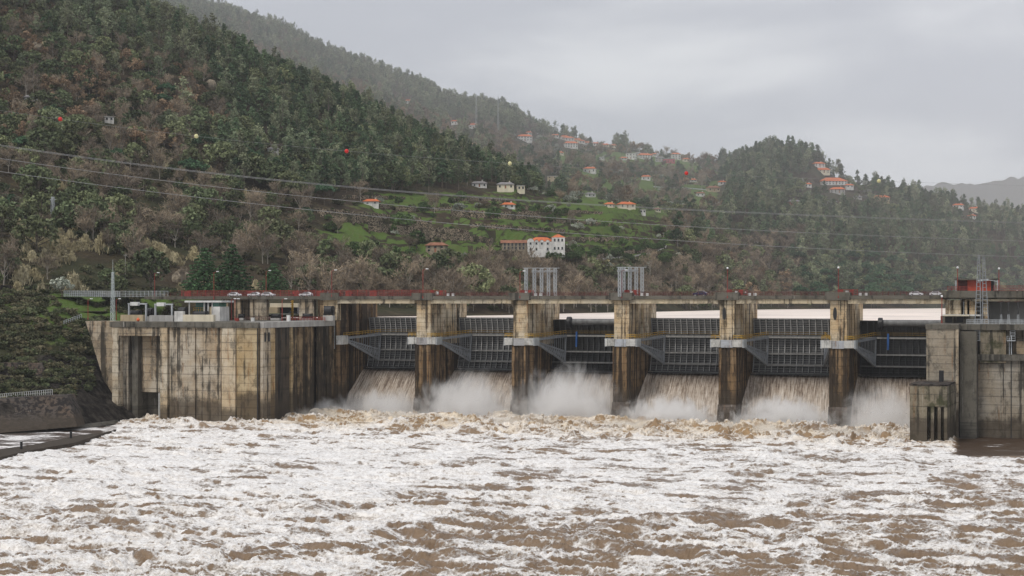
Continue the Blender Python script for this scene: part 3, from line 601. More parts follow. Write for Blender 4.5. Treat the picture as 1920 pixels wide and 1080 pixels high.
# ---- gates
def arc(R, z): return 3+math.sqrt(max(R*R-(z-22.8)**2, 0))
def arc_pts(R, z0, z1, n): return [(arc(R, z0+(z1-z0)*i/n), z0+(z1-z0)*i/n) for i in range(n+1)]
def ring(mb, R0, R1, z0, z1, x0, x1, n=10):
    a = arc_pts(R0, z0, z1, n); b_ = arc_pts(R1, z0, z1, n)
    for i in range(n): mb.prism([a[i], b_[i], b_[i+1], a[i+1]], x0, x1, 'x')
def gate(bay, label, flap=False):
    xc = PX0[bay]+4.9+13.05; t = empty('radial_gate', (xc, D, 0), 0, label, 'sluice gate', 'spillway gates')
    hw = 12.95; rt = random.Random(bay)
    mb = MB(); ztop = 29.6 if not flap else 28.9; ring(mb, 20.2, 20.5, 13.3, ztop, -hw, hw, 14); mb.build('skin_plate', M_STEELD if flap else M_SKIN, t)
    mb = MB()
    for k in range(24):
        zz = 13.6+k*.68
        if zz < ztop: y = arc(20.2, zz); mb.box(-hw, hw, y-.4, y, zz, zz+.1)
    mb.build('stiffener', M_STEELD if flap else M_GIRD2, t)
    n = 15; RMT = [M_STEELD if flap else M_STEELW, M_STEELW if flap else M_GIRD2]
    for k in range(n):
        x = -hw+.3+(2*hw-.6)*k/(n-1); mb = MB(); ring(mb, 19.55, 20.1, 24.6, ztop-.1, x-.1, x+.1, 5); low = MB(); ring(low, 19.3, 20.1, 14, 23.7, x-.07, x+.07, 7)
        mb.box(x-.24, x+.24, arc(19.5, 24.8)-.4, arc(19.5, 24.8)+.05, 24.65, 24.85)
        a = arc_pts(19.5, 24.9, ztop-.2, 4); b2 = arc_pts(19.25, 14, 23.6, 6)
        for q, m2 in ((a, mb), (b2, low)):
            for i in range(len(q)-1): m2.beam((x, q[i][0], q[i][1]), (x, q[i+1][0], q[i+1][1]), .26, .08, mi=1)
        mb.build('rib', RMT, t); low.build('rib', RMT, t)
    for zz, hh in ((24.15, .5), (19.35, .42), (16.1, .42), (13.4, .3)):
        y = arc(18.2, zz); mb = MB(); mb.box(-hw+4 if zz < 24 and zz > 15 else -hw, hw-.2, y-.4, y-.12, zz-hh/2, zz+hh/2); mb.box(-hw+.4, hw-.3, y-.12, y+1.9, zz-.06, zz+.06)
        mb.build('girder', M_GIRD if zz > 15 else M_STEELD, t)
    if flap:
        mb = MB(); mb.tube((-hw+(5.5 if bay == 3 else 6.5), arc(18.8, 28.6), 28.4), (hw-1, arc(18.8, 28.6), 28.4), .95, n=16); mb.build('flap_tube', M_STEEL, t, smooth=False)
        xe = -hw+(4.9 if bay == 3 else 5.6)
        mb = MB(); mb.tube((xe, arc(18, 28)-.8, 28.2), (xe+1.1, arc(18, 28)-.8, 28.2), 1.75, n=20); mb.build('end_disc', M_GALV if bay == 3 else M_BLK, t)
        for x in (-hw+8.2, hw-1.6):
            mb = MB(); mb.tube((x, arc(18, 25)-1.0, 20.8), (x, arc(18, 25)-.6, 25.4), .3, n=10); mb.build('hydraulic_cylinder', M_BLUE, t)
    # arms
    for s in (-1, 1):
        p0 = Vector((s*(hw-.2), 3.2, 22.9)); e1 = Vector((s*(hw-4.7), arc(18, 24.1)-.3, 24.1)); e2 = Vector((s*(hw-4.7), arc(18, 19.3)-.2, 19.3)); e3 = Vector((s*(hw-4.7), arc(18, 16.1)-.2, 16.1))
        mb = MB(); mb.beam(p0+Vector((0, 0, .3)), e1, .5, .7); mb.beam(p0, e3, .5, .6); mb.beam(p0+Vector((0, .8, 0)), e2, .35, .4)
        pa = p0.lerp(e2, .14); pb = p0.lerp(e1, .14); pc = p0.lerp(e3, .14)
        mb.add([p0, pb, pa, pc], [(0, 1, 2), (0, 2, 3)])
        mb.add([p0+Vector((s*-.3, 0, .4)), pb+Vector((s*-.3, 0, .2)), pc+Vector((s*-.3, 0, -.2)), p0+Vector((s*-.3, 0, -.8))], [(0, 1, 2, 3)])
        for k in range(13):
            t0 = .24+.76*k/13; t1 = .24+.76*(k+.5)/13; t2 = .24+.76*(k+1)/13
            mb.beam(p0.lerp(e2, t0), p0.lerp(e3, t1), .22); mb.beam(p0.lerp(e3, t1), p0.lerp(e2, t2), .22)
            mb.beam(p0.lerp(e2, t0), p0.lerp(e1, t0), .11)
        mb.beam(e1, e3, .35); mb.build('arm', M_ARM, t)
        mb = MB(); u = Vector((0, 0, 1.1)); a_ = p0+Vector((0, 0, .8)); b_ = e1+Vector((0, 0, .5))
        for h in (.55, 1.1): mb.beam(a_+Vector((0, 0, h)), b_+Vector((0, 0, h)), .17)
        for k in range(13): c = a_.lerp(b_, k/12); mb.beam(c, c+u, .08)
        if s < 0:
            y = arc(18, 24.1)-.7
            for h in (.55, 1.1): mb.beam((-hw+4, y, 24.5+h), (hw-.5, y, 24.5+h), .05)
        mb.build('handrail', M_YEL, t)
    return t
glab = ['dark grey ribbed gate in the bay beside the lock wall', 'dark grey ribbed gate in the second bay from the lock, above soft spray', 'blackened wet gate with a pale end disc, between the two mast rows',
        'dark grey ribbed gate in the bay just left of the first hatch pier', 'dark grey ribbed gate between the two piers with oval hatches', 'gate with black end disc and two blue cylinders beside the powerhouse']
for i in range(6): gate(i, glab[i], i in (2, 5))

# ---- water pouring through each bay
m, N = newmat('pouring_water'); pos = N.n('ShaderNodeNewGeometry').outputs['Position']; uv = N.n('ShaderNodeAttribute', attribute_name='run').outputs['Fac']
px_ = N.n('ShaderNodeSeparateXYZ', {'Vector': pos}).outputs[0]
v = N.n('ShaderNodeCombineXYZ', {'X': N.m('ADD', px_, N.m('MULTIPLY', uv, -.10)), 'Y': N.m('MULTIPLY', uv, .055), 'Z': 0.0}).outputs[0]
s1 = N.noise(v, 2.7, 6, .68, .15); s2 = N.noise(v, .45, 3, .5); s3 = N.noise(N.scale(pos, (1, 1, 1)), 1.3, 5, .7)
wh = N.m('MULTIPLY', N.ramp(uv, 0, 24), 1.15)
k = N.m('ADD', N.m('ADD', N.m('MULTIPLY', s1, .8), N.m('MULTIPLY', s2, .25)), N.m('MULTIPLY', wh, .12)); k = N.m('ADD', k, N.m('MULTIPLY', N.m('SUBTRACT', s3, .5), .18))
c = N.mix(N.ramp(k, .46, .60), (.15, .108, .078), (.42, .345, .275)); c = N.mix(N.ramp(k, .57, .76), c, (.70, .63, .55))
finish(N, c, .5, k, .5, spec=.3); M_POUR = m
prof = [(21.0, 13.45), (19, 12.9), (17, 12.1), (12.7, 9.3), (7.6, 5.7), (5, 1.6), (3.6, -2.0)]
def pour(bay):
    pp = np.array(prof); d = np.concatenate([[0], np.cumsum(np.hypot(*np.diff(pp, axis=0).T))]); sm = np.linspace(0, d[-1], 60)
    ys, zs = np.interp(sm, d, pp[:, 0]), np.interp(sm, d, pp[:, 1])
    for _ in range(4): ys[1:-1] = (ys[:-2]+2*ys[1:-1]+ys[2:])/4; zs[1:-1] = (zs[:-2]+2*zs[1:-1]+zs[2:])/4
    x = np.linspace(PX0[bay]+4.95, PX0[bay+1]-.05, 200); S, X = np.meshgrid(sm, x, indexing='ij')
    dz = .5*fbm((X-S*.1)/1.6+bay*31, S/22, 4)*(.3+S/sm[-1])+.25*fbm(X/.6, S/3+bay, 3)*(S/sm[-1])
    edge = np.exp(-(X-x[0])/.8)*.5
    Y = D+ys[:, None]-dz*.6; Z = zs[:, None]+dz+edge
    me = np_mesh('pouring_water', np.stack([X, Y, Z], -1).reshape(-1, 3), grid_faces(60, 200), [M_POUR], {'run': ('FLOAT', S)})
    link('pouring_water', me, kind='structure')
for i in range(6): pour(i)

# ---- road bridge
def railing(name, x0, x1, y, z, mat, parent=None, h=1.15, step=1.6, bars=(.4, .75, 1.12), w=.11):
    mb = MB(); n = max(1, int((x1-x0)/step))
    for k in range(n+1): mb.box(x0+(x1-x0)*k/n-w/2, x0+(x1-x0)*k/n+w/2, y-w/2, y+w/2, z, z+h)
    for b_ in bars: mb.box(x0, x1, y-.035, y+.035, z+b_-.04, z+b_+.04)
    return mb.build(name, mat, parent)
XL = xat(315, D); XR = PX0[6]+9
t = empty('road_bridge', (0, 0, 0), 0, 'long concrete road deck carried across all the piers', 'bridge')
mb = MB()
mb.box(XL-8, XR+60, D-1.1, D+8.4, 35.45, 35.95); mb.box(XL-8, XR+60, D-1.25, D-.85, 35.2, 36.2); mb.build('deck', M_CAP, t, bevel=.04)
MB().box(XL-60, XR+60, D-.5, D+7.8, 35.96, 35.99).build('carriageway', M_ASPH, t)
for k in range(6):
    a, b_ = PX0[k]+5.1, PX0[k+1]-.2
    for y in (D-.6, D+2.4, D+5, D+7.6):
        mb = MB(); mb.box(a, b_, y-.2, y+.2, 34.1, 35.4)
        if y < D:
            for q in range(9): x = a+(b_-a)*(q+.5)/9; mb.box(x-.14, x+.14, y-.38, y-.2, 34.1, 35.2)
            mb.box(a, b_, y-.3, y-.2, 33.95, 34.2)
        mb.build('girder', M_DECK, t)
railing('railing', xat(640, D), XR-3, D-1.05, 36.2, M_REDD, t); railing('railing', xat(640, D), XR+60, D+8.2, 35.95, M_REDD, t)
mb = MB(); xa, xb = XL, xat(800, D)
for k in range(int((xb-xa)/.3)): x = xa+k*.3; mb.box(x-.045, x+.045, D+8.0, D+8.06, 36, 38.05)
for z in (36.1, 37, 38): mb.box(xa, xb, D+7.98, D+8.08, z, z+.09)
for k in range(int((xb-xa)/3)): x = xa+k*3; mb.box(x-.1, x+.1, D+7.95, D+8.1, 36, 38.2)
mb.build('fence_panel', M_RED, t)
railing('railing', XL, xat(640, D), D-1.05, 36.2, M_REDD, t, h=1.0)
for px in (352, 470, 555, 600, 655, 700):
    x = xat(px, D+8); MB().box(x-1.2, x+1.2, D+7.9, D+7.96, 36.2, 37.8).build('mesh_panel', M_RED, t)
# supporting walls under the left end
for a, b_ in ((418, 428), (440, 452), (470, 501), (562, 590), (607, 636)):
    xa, xb = xat(a, D), xat(b_, D); mb = MB(); mb.box(xa, xb, D-.4, D+1.2, 28.8, 35.4); mb.box(xa, xa+1.2, D+1.2, D+8, 28.8, 35.4); mb.build('support_wall', M_CON if a < 600 else M_PIER, t, bevel=.04)

# red notice boards and white cabinets standing on each pier head
def barrier(px, w_, label, n=2):
    x = xat(px, D); t = empty('gate_control_stand', (x, D+1.2, 36), 0, label, 'control stand', 'red control stands above the piers')
    mb = MB()
    for k in range(5): mb.box(-w_/2+w_*k/4-.06, -w_/2+w_*k/4+.06, -.06, .06, 0, 1.9)
    for z in (.5, 1.0, 1.45, 1.85): mb.box(-w_/2, w_/2, -.05, .05, z-.05, z+.05)
    mb.box(-w_/2+.2, -w_/2+1.5, -.03, .03, .4, 1.8); mb.box(w_*.1, w_*.3, -.03, .03, .5, 1.8)
    mb.build('frame', M_RED, t)
    MB().box(-.55, .25, -.12, -.06, .7, 1.5).build('sign', M_WHITE, t)
    for k in range(n): MB().box(w_/2+.3+k*1.6, w_/2+1.1+k*1.6, -.3, .3, 0, .9).build('cabinet', M_WHITE, t, bevel=.05)
for px, w_, l in ((818, 5.2, 'red stand with white cabinets above the pier nearest the lock'), (985, 4.2, 'red stand at the foot of the first mast row'), (1183, 4.6, 'red stand at the foot of the second mast row'), (1380, 5.8, 'red stand above the pier by the dark blue car'), (1588, 5.4, 'red stand above the pier next to the powerhouse bay')): barrier(px, w_, l)

# masts in rows on the two middle piers
def masts(i, pxs_, top, beam_px, label):
    x0 = PX0[i]+2.4; t = empty('mast_row', (0, 0, 0), 0, label, 'steel masts', 'rows of steel masts on the dam'); pts = []
    for px in pxs_:
        # solve depth along the pier for this column
        lo, hi = D-2, D+40
        for _ in range(40):
            mid_ = (lo+hi)/2
            if proj(x0, mid_, 36)[0] < px: lo = mid_
            else: hi = mid_
        y = (lo+hi)/2; z1 = zat(top, x0, y); pts.append((x0, y, z1))
        MB().lattice((x0, y, 36), (x0, y, z1), .75, .75, 15, .075).build('mast', M_GALV, t)
        MB().box(x0-.9, x0+1.4, y-.12, y+.12, z1, z1+.14).build('cross_arm', M_GALV, t)
    a, b_ = beam_px; p, q = Vector(pts[a]), Vector(pts[b_]); e = (q-p)*.08
    MB().lattice(p-e-Vector((0, 0, .9)), q+e-Vector((0, 0, .9)), .5, .5, 16, .07).build('cross_beam', M_GALV, t)
masts(2, (986.5, 1002, 1015.5, 1028.5, 1041), 503, (1, 4), 'five grey lattice masts joined by a beam above the second grey-brown bay pier')
masts(3, (1155.5, 1169.5, 1181, 1193, 1204), 501.5, (0, 3), 'five grey lattice masts standing behind the lime streaked pier')

# ---- lamps
def lamp(px, ytop, Y, z0, label, arm=1.0, mat=M_RED, r=.09):
    x = xat(px, Y); z1 = zat(ytop, x, Y); t = empty('street_lamp', (x, Y, z0), 0, label, 'street lamp', 'red lamp posts along the dam')
    h = z1-z0; MB().tube((0, 0, 0), (0, 0, h), r*1.3, r).tube((0, 0, h), (arm, 0, h+.25), r*.7, r*.6, 6).tube((0, 0, 0), (0, 0, .6), r*2.2, r*2).build('post', mat, t)
    MB().box(arm-.1, arm+.75*(1 if arm > 0 else -1)*1, -.16, .16, h+.18, h+.42).build('lamp_head', M_LAMP, t, bevel=.04) if arm > 0 else MB().ball((0, 0, h+.2), .3).build('lamp_head', M_LAMP, t)
lamp(290, 513, D+4, 36, 'red lamp post by the grey roadside fence'); lamp(401, 511, D-1.6, 35.2, 'tall red lamp post in front of the cedars, rising through the canopy')
lamp(499, 509, D+7, 36, 'red lamp post behind the third white car'); lamp(622, 508, D-1.4, 36, 'red lamp post at the lock end of the spillway')
for px, yt, l in ((793, 506, 'red lamp post over the pier nearest the lock'), (975, 510, 'red lamp post left of the first mast row'), (1166, 508, 'red lamp post among the second mast row')): lamp(px, yt, D-1.4, 35.5, l)
for px, yt, l in ((1364, 504, 'red lamp post over the first pier with an oval hatch'), (1572, 503, 'red lamp post over the second pier with an oval hatch'), (1795.5, 503, 'red lamp post left of the red shed')): lamp(px, yt, D-1.4, 35.5, l, 0)
lamp(1873, 505, D+2, 36, 'red lamp post right of the red shed', 0); lamp(1766, 557, D-14, 28.9, 'short red post on the concrete platform before the end pier', 0)
for px, l in ((165, 'low red lamp by the grassy bank left of the lattice mast'), (218, 'low red lamp just right of the lattice mast'), (434, 'low red lamp before the first dark underpass'), (440.5, 'red lamp post between two underpass walls'), (529, 'red lamp post in front of the yellow frame')): lamp(px, 562, D-22, 28.9, l, .9)

# ---- cars
CARP = [(-2.0, .35), (-2.05, .75), (-1.75, .95), (-1.05, 1.02), (-.45, 1.45), (.9, 1.5), (1.75, 1.05), (2.0, .95), (2.02, .4)]
def car_master(paint, name='parked_car'):
    t = empty(name, (0, 0, 0)); b = MB().prism([(x, z) for x, z in CARP], -.82, .82, 'y').build('body', paint, t, bevel=.09)
    MB().prism([(-.95, 1.04), (-.42, 1.40), (.86, 1.44), (1.5, 1.06)], -.835, .835, 'y').build('side_window', M_GLASS, t)
    for x in (-1.25, 1.25):
        for s in (-.8, .8):
            wh_ = MB().tube((x, s-.1, .32), (x, s+.1, .32), .32, n=14).build('wheel', M_TYRE, t); MB().tube((x, s-.115, .32), (x, s+.115, .32), .17, n=10).build('rim', M_GALV, wh_)
    for s in (-.55, .55):
        MB().box(-2.08, -2.0, s-.2, s+.2, .62, .8).build('headlight', M_LAMP, t); MB().box(1.98, 2.05, s-.2, s+.2, .7, .9).build('tail_light', M_RED, t)
    return t
cw = car_master(M_CARW); ct = treeof(cw); first = True
for px, l, f in ((440, 'leftmost white car parked against the red fence', 1), (477, 'white car second from the left by the red fence', 0), (503, 'white car third from the left by the red fence', 1), (574, 'white car parked alone near the lock end of the bridge', 0)):
    c = cw if first else dup(cw, ct); first = False
    c.location = (xat(px, D+2), D+2, 36); c.rotation_euler.z = math.pi*f; tag(c, l, 'car', 'cars parked along the dam road'); c.scale = (1.05, 1, 1)
cb = car_master(M_CARB); cb.location = (xat(1313, D+2.2), D+2.2, 36); cb.scale = (1.02, 1, 1.05); tag(cb, 'dark blue car driving over the dam between two lamps', 'car', 'cars parked along the dam road')
for k, px in enumerate((1718, 1756)):
    c = dup(cw, ct); p, Z = ground(px, 552, 1100) if False else (P(px, 560, z=35.99), 560); c.location = (xat(px, D+5.5), D+5.5, 36); c.scale = (.9, .9, .9)
    tag(c, ['pale car on the far side of the road below the small red roof', 'pale car third past the small red roof', 'rightmost pale car on the bridge before the shed'][k], 'car', 'cars parked along the dam road')

# ---- people
def person(px, Y, z0, h, top, legs, label, rz=0.0, walk=.12):
    x = xat(px, Y); J = [(0, 0, .93), (0, 0, 1.18), (0, 0, 1.42), (0, 0, 1.52), (0, .0, 1.66)]
    E = [(0, 1), (1, 2), (2, 3), (3, 4)]; R = [.15, .14, .15, .06, .105]
    for s in (-1, 1):
        o = len(J); J += [(s*.1, 0, .88), (s*.11, -s*walk*.6, .5), (s*.11, -s*walk, .09), (s*.12, -s*walk-.14, .04)]; R += [.1, .065, .045, .035]; E += [(0, o), (o, o+1), (o+1, o+2), (o+2, o+3)]
        o = len(J); J += [(s*.2, 0, 1.40), (s*.25, s*.05, 1.12), (s*.24, s*.05-.1, .88), (s*.24, s*.05-.14, .80)]; R += [.06, .045, .035, .03]; E += [(2, o), (o, o+1), (o+1, o+2), (o+2, o+3)]
    me = bpy.data.meshes.new('person'); me.from_pydata(J, E, []); m_, N = newmat('clothes_'+str(len(MATS)))
    z = N.n('ShaderNodeSeparateXYZ', {'Vector': N.n('ShaderNodeTexCoord').outputs['Object']}).outputs[2]
    c = N.mix(N.m('GREATER_THAN', z, .92), legs, top); c = N.mix(N.m('GREATER_THAN', z, 1.5), c, (.42, .26, .19)); finish(N, c, .8); me.materials.append(m_)
    o = bpy.data.objects.new('person', me); col.objects.link(o); o.modifiers.new('s', 'SKIN'); sv = me.skin_vertices[0].data
    for i, r in enumerate(R): sv[i].radius = (r, r*.8 if i < 3 else r)
    sv[0].use_root = True; o.modifiers.new('u', 'SUBSURF').levels = 1; o.modifiers['u'].render_levels = 1
    MB().ball((0, .015, 1.72), .118, 10, 6, sz=.8).build('hair', M_BLK, o)
    o.location = (x, Y, z0); o.rotation_euler.z = rz; o.scale = (h/1.78,)*3; tag(o, label, 'person')
person(645, D+4, 36, 1.75, (.02, .02, .025), (.03, .03, .04), 'person in dark clothes standing by the bridge railing near the lock', .4)
person(660, D+5, 36, 1.7, (.30, .02, .02), (.02, .02, .03), 'person in a dark red jacket walking on the bridge', 1.2)
person(682, D+4, 36, 1.75, (.015, .015, .02), (.02, .02, .02), 'person in black farther along the bridge toward the first bay', 2.0)
person(614, D+5, 36, 1.7, (.10, .14, .22), (.03, .03, .05), 'person in a blue-grey jacket above the lock end wall', .2)
person(550, D+5, 36, 1.7, (.45, .03, .03), (.1, .02, .02), 'person in bright red beside the last white car', .2)
person(1907, D+1, 36, 1.9, (.65, .64, .6), (.1, .1, .1), 'person in a white top above the powerhouse at the right end', .2)
person(1398, D+3, 36, 1.7, (.6, .6, .58), (.05, .05, .05), 'person in a pale jacket above the first pier with an oval hatch', .9)

# ------------------------------------------------------------------ lock block on the left
YF = 414.0; ZT = 28.7
def lx(px): return xat(px, YF)
t = empty('lock_structure', (lx(330), YF, 0), 0, 'massive stained concrete lock block with a tall recessed gate bay', 'lock'); ox = lx(330)
def lb(mb, a, b_, y0, y1, z0, z1): return mb.box(lx(a)-ox if a is not None else -1, lx(b_)-ox, y0, y1, z0, z1)
def sect(name, a, b_, y0, y1, z0, z1, mat, **kw): mb = MB(); lb(mb, a, b_, y0, y1, z0, z1); return mb.build(name, mat, t, bevel=.06, **kw)
sect('gate_pillar', 210, 222, 0, 3, -3, 27.1, M_CONP); sect('gate_pillar', 222.2, 232, 2.2, 5, -3, 24.6, M_CONR)
sect('gate_pillar', 300, 313, 0, 6, -3, 27.1, M_CONP); sect('lintel', 222, 300, .15, 6, 24.6, 27.1, M_CON)
sect('back_wall', 210, 313, 8.5, 46, -3, 27.1, M_CAP)
sect('lift_panel', 247.5, 299.8, 4.6, 6.2, 8.1, 24.6, M_CON); sect('inner_pillar', 236, 247, 3.2, 8.5, -3, 24.6, M_CAP)
mb = MB(); lb(mb, 300-18, 299.5, 5, 5.3, -2, 8)
g = mb.build('steel_gate', M_GIRD2, t); mb = MB()
for k in range(5): x = lx(282)-ox+k*.72; mb.box(x-.13, x+.13, 4.5, 5, -1, 8)
for k in range(9): lb(mb, 281, 299.5, 4.7, 4.98, .2+k*.9, .45+k*.9)
mb.build('gate_bar', M_WHITE, g)  # bars coloured white to lift them out of the bay's shade
sect('wall_section', 316, 364, .5, 46, -3, 27.1, M_CON); sect('wall_section', 366, 413.5, .5, 46, -3, 27.1, M_CON)
sect('wall_section', 415.5, 441, 0, 46, -3, 27.1, M_CONP); sect('wall_section', 442.2, 482.6, .35, 46, -3, 27.1, M_CONG)
sect('joint_filler', 313, 483, 1.6, 8, -3, 27.0, M_BLK)
sect('coping', 206, 484.3, -.25, 47, 27.1, ZT, M_CAP)
mb = MB(); lb(mb, 482, 483.4, -.02, .4, -3, 27); mb.build('drain', M_BLK, t)
# side wall toward the spillway, ribbed
XW = PX0[0]+4.9-1.2; xw = XW-ox
mb = MB(); mb.box(lx(484)-ox-6, xw-.6, 1.2, 46.2, -3, 27.1); mb.build('side_wall', M_CONW, t)
yy = 1.0; rr_ = random.Random(4)
for a_, b_, d_, m_ in ((.9, 5.6, 0, M_CON), (5.9, 8.4, .15, M_CONG), (8.6, 17.6, .45, M_WALLK), (17.8, 18.9, 0, M_CONG), (19.1, 22.2, .35, M_CONW), (22.7, 24.6, .1, M_CONW), (24.8, 27.3, .5, M_CONW), (27.8, 29.2, .1, M_CONW), (29.4, 33, .3, M_CONW), (33.5, 35, .6, M_WALLK), (35.2, 38.6, .2, M_CONW), (39.1, 41, .45, M_WALLK), (41.2, 46, .15, M_CONW)):
    MB().box(xw-.9, xw-d_, a_, b_, -3, 27.05).build('side_panel', m_, t, bevel=.05)
b_ = MB(); b_.box(xw-.02, xw+.03, 1.7, 2.7, 23.2, 25.8); b_.box(xw-.02, xw+.03, 3.9, 4.9, 23.2, 25.8); b_.build('vent', M_BLK, t)
mb = MB(); mb.box(xw-6, xw+.2, 1, 46.5, 27.1, ZT+.05); mb.build('side_coping', M_HGREY, t)
# wing against the hillside
poly = [(160, 602), (212, 602), (212, 800), (209, 770), (203, 742), (195, 714), (186, 686), (178, 660), (170, 632)]
pl = [(xat(px, YF+5)-ox, zat(py, xat(px, YF+5), YF+5)) for px, py in poly]
MB().prism(pl, 5, 14, 'y').build('wing_wall', M_CON, t)
MB().prism([(xat(215, YF+2)-ox, -2), (xat(160, YF+2)-ox, 0), (xat(160, YF+2)-ox, .9), (xat(215, YF+2)-ox, 1.0)], 0, 6, 'y').build('ledge', M_CAP, t)

# railings and things on the lock top
def on_lock(px, Y): return xat(px, Y)
def portal(px0, px1, ytop, label):
    Y = YF+14; x0, x1 = xat(px0, Y), xat(px1, Y); z1 = zat(ytop, x0, Y); t = empty('lifting_portal', ((x0+x1)/2, Y, ZT), 0, label, 'portal frame', 'white lifting portals on the lock'); h = z1-ZT; w2 = (x1-x0)/2
    for s in (-1, 1): MB().box(s*w2-.22, s*w2+.22, -.25, .25, 0, h).build('leg', M_GALV, t, bevel=.03)
    MB().box(-w2-.3, w2+.3, -.28, .28, h, h+.42).build('beam', M_GALV, t, bevel=.03); MB().box(-w2*.75, w2*.15, -.6, .6, h-.35, h+.75).build('winch_housing', M_WHITE, t, bevel=.06)
portal(242, 274, 571, 'grey portal frame with a white winch box, nearer the lattice mast'); portal(291.5, 322.5, 572, 'grey portal frame with a white winch box, beside the white canopy')
def lock_plinth(a, b_, zt_, mat, label, Y=YF+10, cat='wall', name='low_wall', dy=1.2):
    x0, x1 = xat(a, Y), xat(b_, Y); mb = MB(); mb.box((x0-x1)/2, (x1-x0)/2, -dy/2, dy/2, 0, zt_)
    for k in range(int((x1-x0)/2)): x = (x0-x1)/2+1+k*2; mb.box(x-.1, x+.1, -dy/2-.08, -dy/2, 0, zt_-.1)
    return tag(mb.build(name, mat, None, ((x0+x1)/2, Y, ZT)), label, cat)
lock_plinth(228, 270, 1.9, M_TAN, 'low brown wall under the first portal frame'); lock_plinth(282, 326, 1.8, M_HGREY, 'low grey wall under the second portal frame')
lock_plinth(329, 345, 3.0, M_HWHITE, 'short white wall left of the canopy building'); lock_plinth(345, 402, 2.0, M_CREAM, 'patchy white parapet in front of the canopy building')
# machinery on top
def machine(px, w_, h, label, Y=YF+16):
    x = xat(px, Y); rn = random.Random(int(px)); t = empty('winch_machine', (x, Y, ZT), 0, label, 'machinery', 'black lock machinery')
    MB().box(-w_/2, w_/2, -.8, .8, 0, h*.35).build('base', M_HGREY, t, bevel=.05)
    MB().tube((-w_*.35, 0, h*.68), (w_*.35, 0, h*.68), h*.3, n=16).build('drum', M_BLK, t)
    mb = MB()
    for s in (-.42, .42): mb.box(w_*s-.12, w_*s+.12, -.5, .5, h*.35, h)
    for k in range(4): mb.beam((-w_*.5+k*w_*.3, -.6, h*.35), (-w_*.3+k*w_*.3, -.6, h*.9), .12)
    mb.build('frame', M_BLK, t)
machine(254, 4.6, 3.2, 'black machine inside the first portal frame'); machine(281, 2.8, 3.9, 'black drum between the two portal frames'); machine(343, 3.0, 4.2, 'black drum machine left of the white canopy'); machine(376, 5.5, 3.0, 'black machinery with raised frames under the white canopy')
machine(617, 3.4, 4.6, 'tall black machine at the end of the lock wall', YF+40); machine(453, 2.0, 2.0, 'small black winch in the first open underpass', YF+44)
machine(577, 3.4, 2.2, 'dark winch in the shade before the broad underpass wall', YF+40); machine(518, 3.2, 2.0, 'low dark machine behind the white line of railing', YF+42)
# canopy building
t = empty('canopy_building', (xat(385, YF+20), YF+20, ZT), 0, 'small control hall with a white slab roof and glazed upper floor', 'building'); o0 = xat(385, YF+20)
def cb_(a): return xat(a, YF+20)-o0
MB().box(cb_(350.5), cb_(420), -1.4, 6, 5.55, 6.1).build('roof', M_WHITE, t, bevel=.05)
MB().box(cb_(401), cb_(414), -.6, 5, 0, 4.3).build('wall', M_HWHITE, t, bevel=.05); MB().box(cb_(393), cb_(400.6), -.2, 5, 0, 4.3).build('wall', M_TAN, t)
MB().box(cb_(401), cb_(412), -.4, 4, 4.32, 5.5).build('window', M_GREEN, t); MB().box(cb_(385), cb_(392), 0, 4, 2.2, 5.5).build('window', M_GLASS, t)
MB().box(cb_(357), cb_(384), 3, 4, 2.0, 5.5).build('window', M_GREEN, t)
for a in (357, 385, 392.5, 400): MB().box(cb_(a)-.13, cb_(a)+.13, -.75, -.45, 0, 5.55).build('post', M_HWHITE, t)
mb = MB()
for h in (3.4, 4.0): mb.beam((cb_(362), .4, h), (cb_(384), .4, h), .1)
for k in range(6): x = cb_(362)+(cb_(384)-cb_(362))*k/5; mb.beam((x, .4, 2.8), (x, .4, 4.0), .12)
mb.build('handrail', M_YEL, t)
# yellow frame and hall seen through the underpass
t = empty('equipment_rack', (xat(530, D+14), D+14, ZT), 0, 'pale machine hall with stairs seen through the wide underpass opening', 'building'); o0 = xat(530, D+14)
def er(a): return xat(a, D+14)-o0
MB().box(er(503), er(556), 1, 6, 4.0, 5.3).build('wall', M_CREAM, t); MB().box(er(503), er(520), 0, 6, 2.1, 4.0).build('wall', M_TAN, t); MB().box(er(503), er(548), -1, 5, 1.7, 1.95).build('floor_slab', M_HGREY, t)
MB().box(er(519), er(552), 2, 5, 2.0, 4.0).build('window', M_GLASS, t)
mb = MB(); mb.box(er(552.5), er(555.5), -2.2, -1.9, 0, 6.2)
for k in range(6): mb.box(er(551), er(556), -2.3, -1.8, .8+k, 1+k)
mb.build('frame', M_YEL, t)
mb = MB()
for k in range(9): mb.box(er(534)+k*.35, er(534)+k*.35+.4, -2, -1, .2+k*.3, .3+k*.3)
mb.build('stair', M_ARM, t)
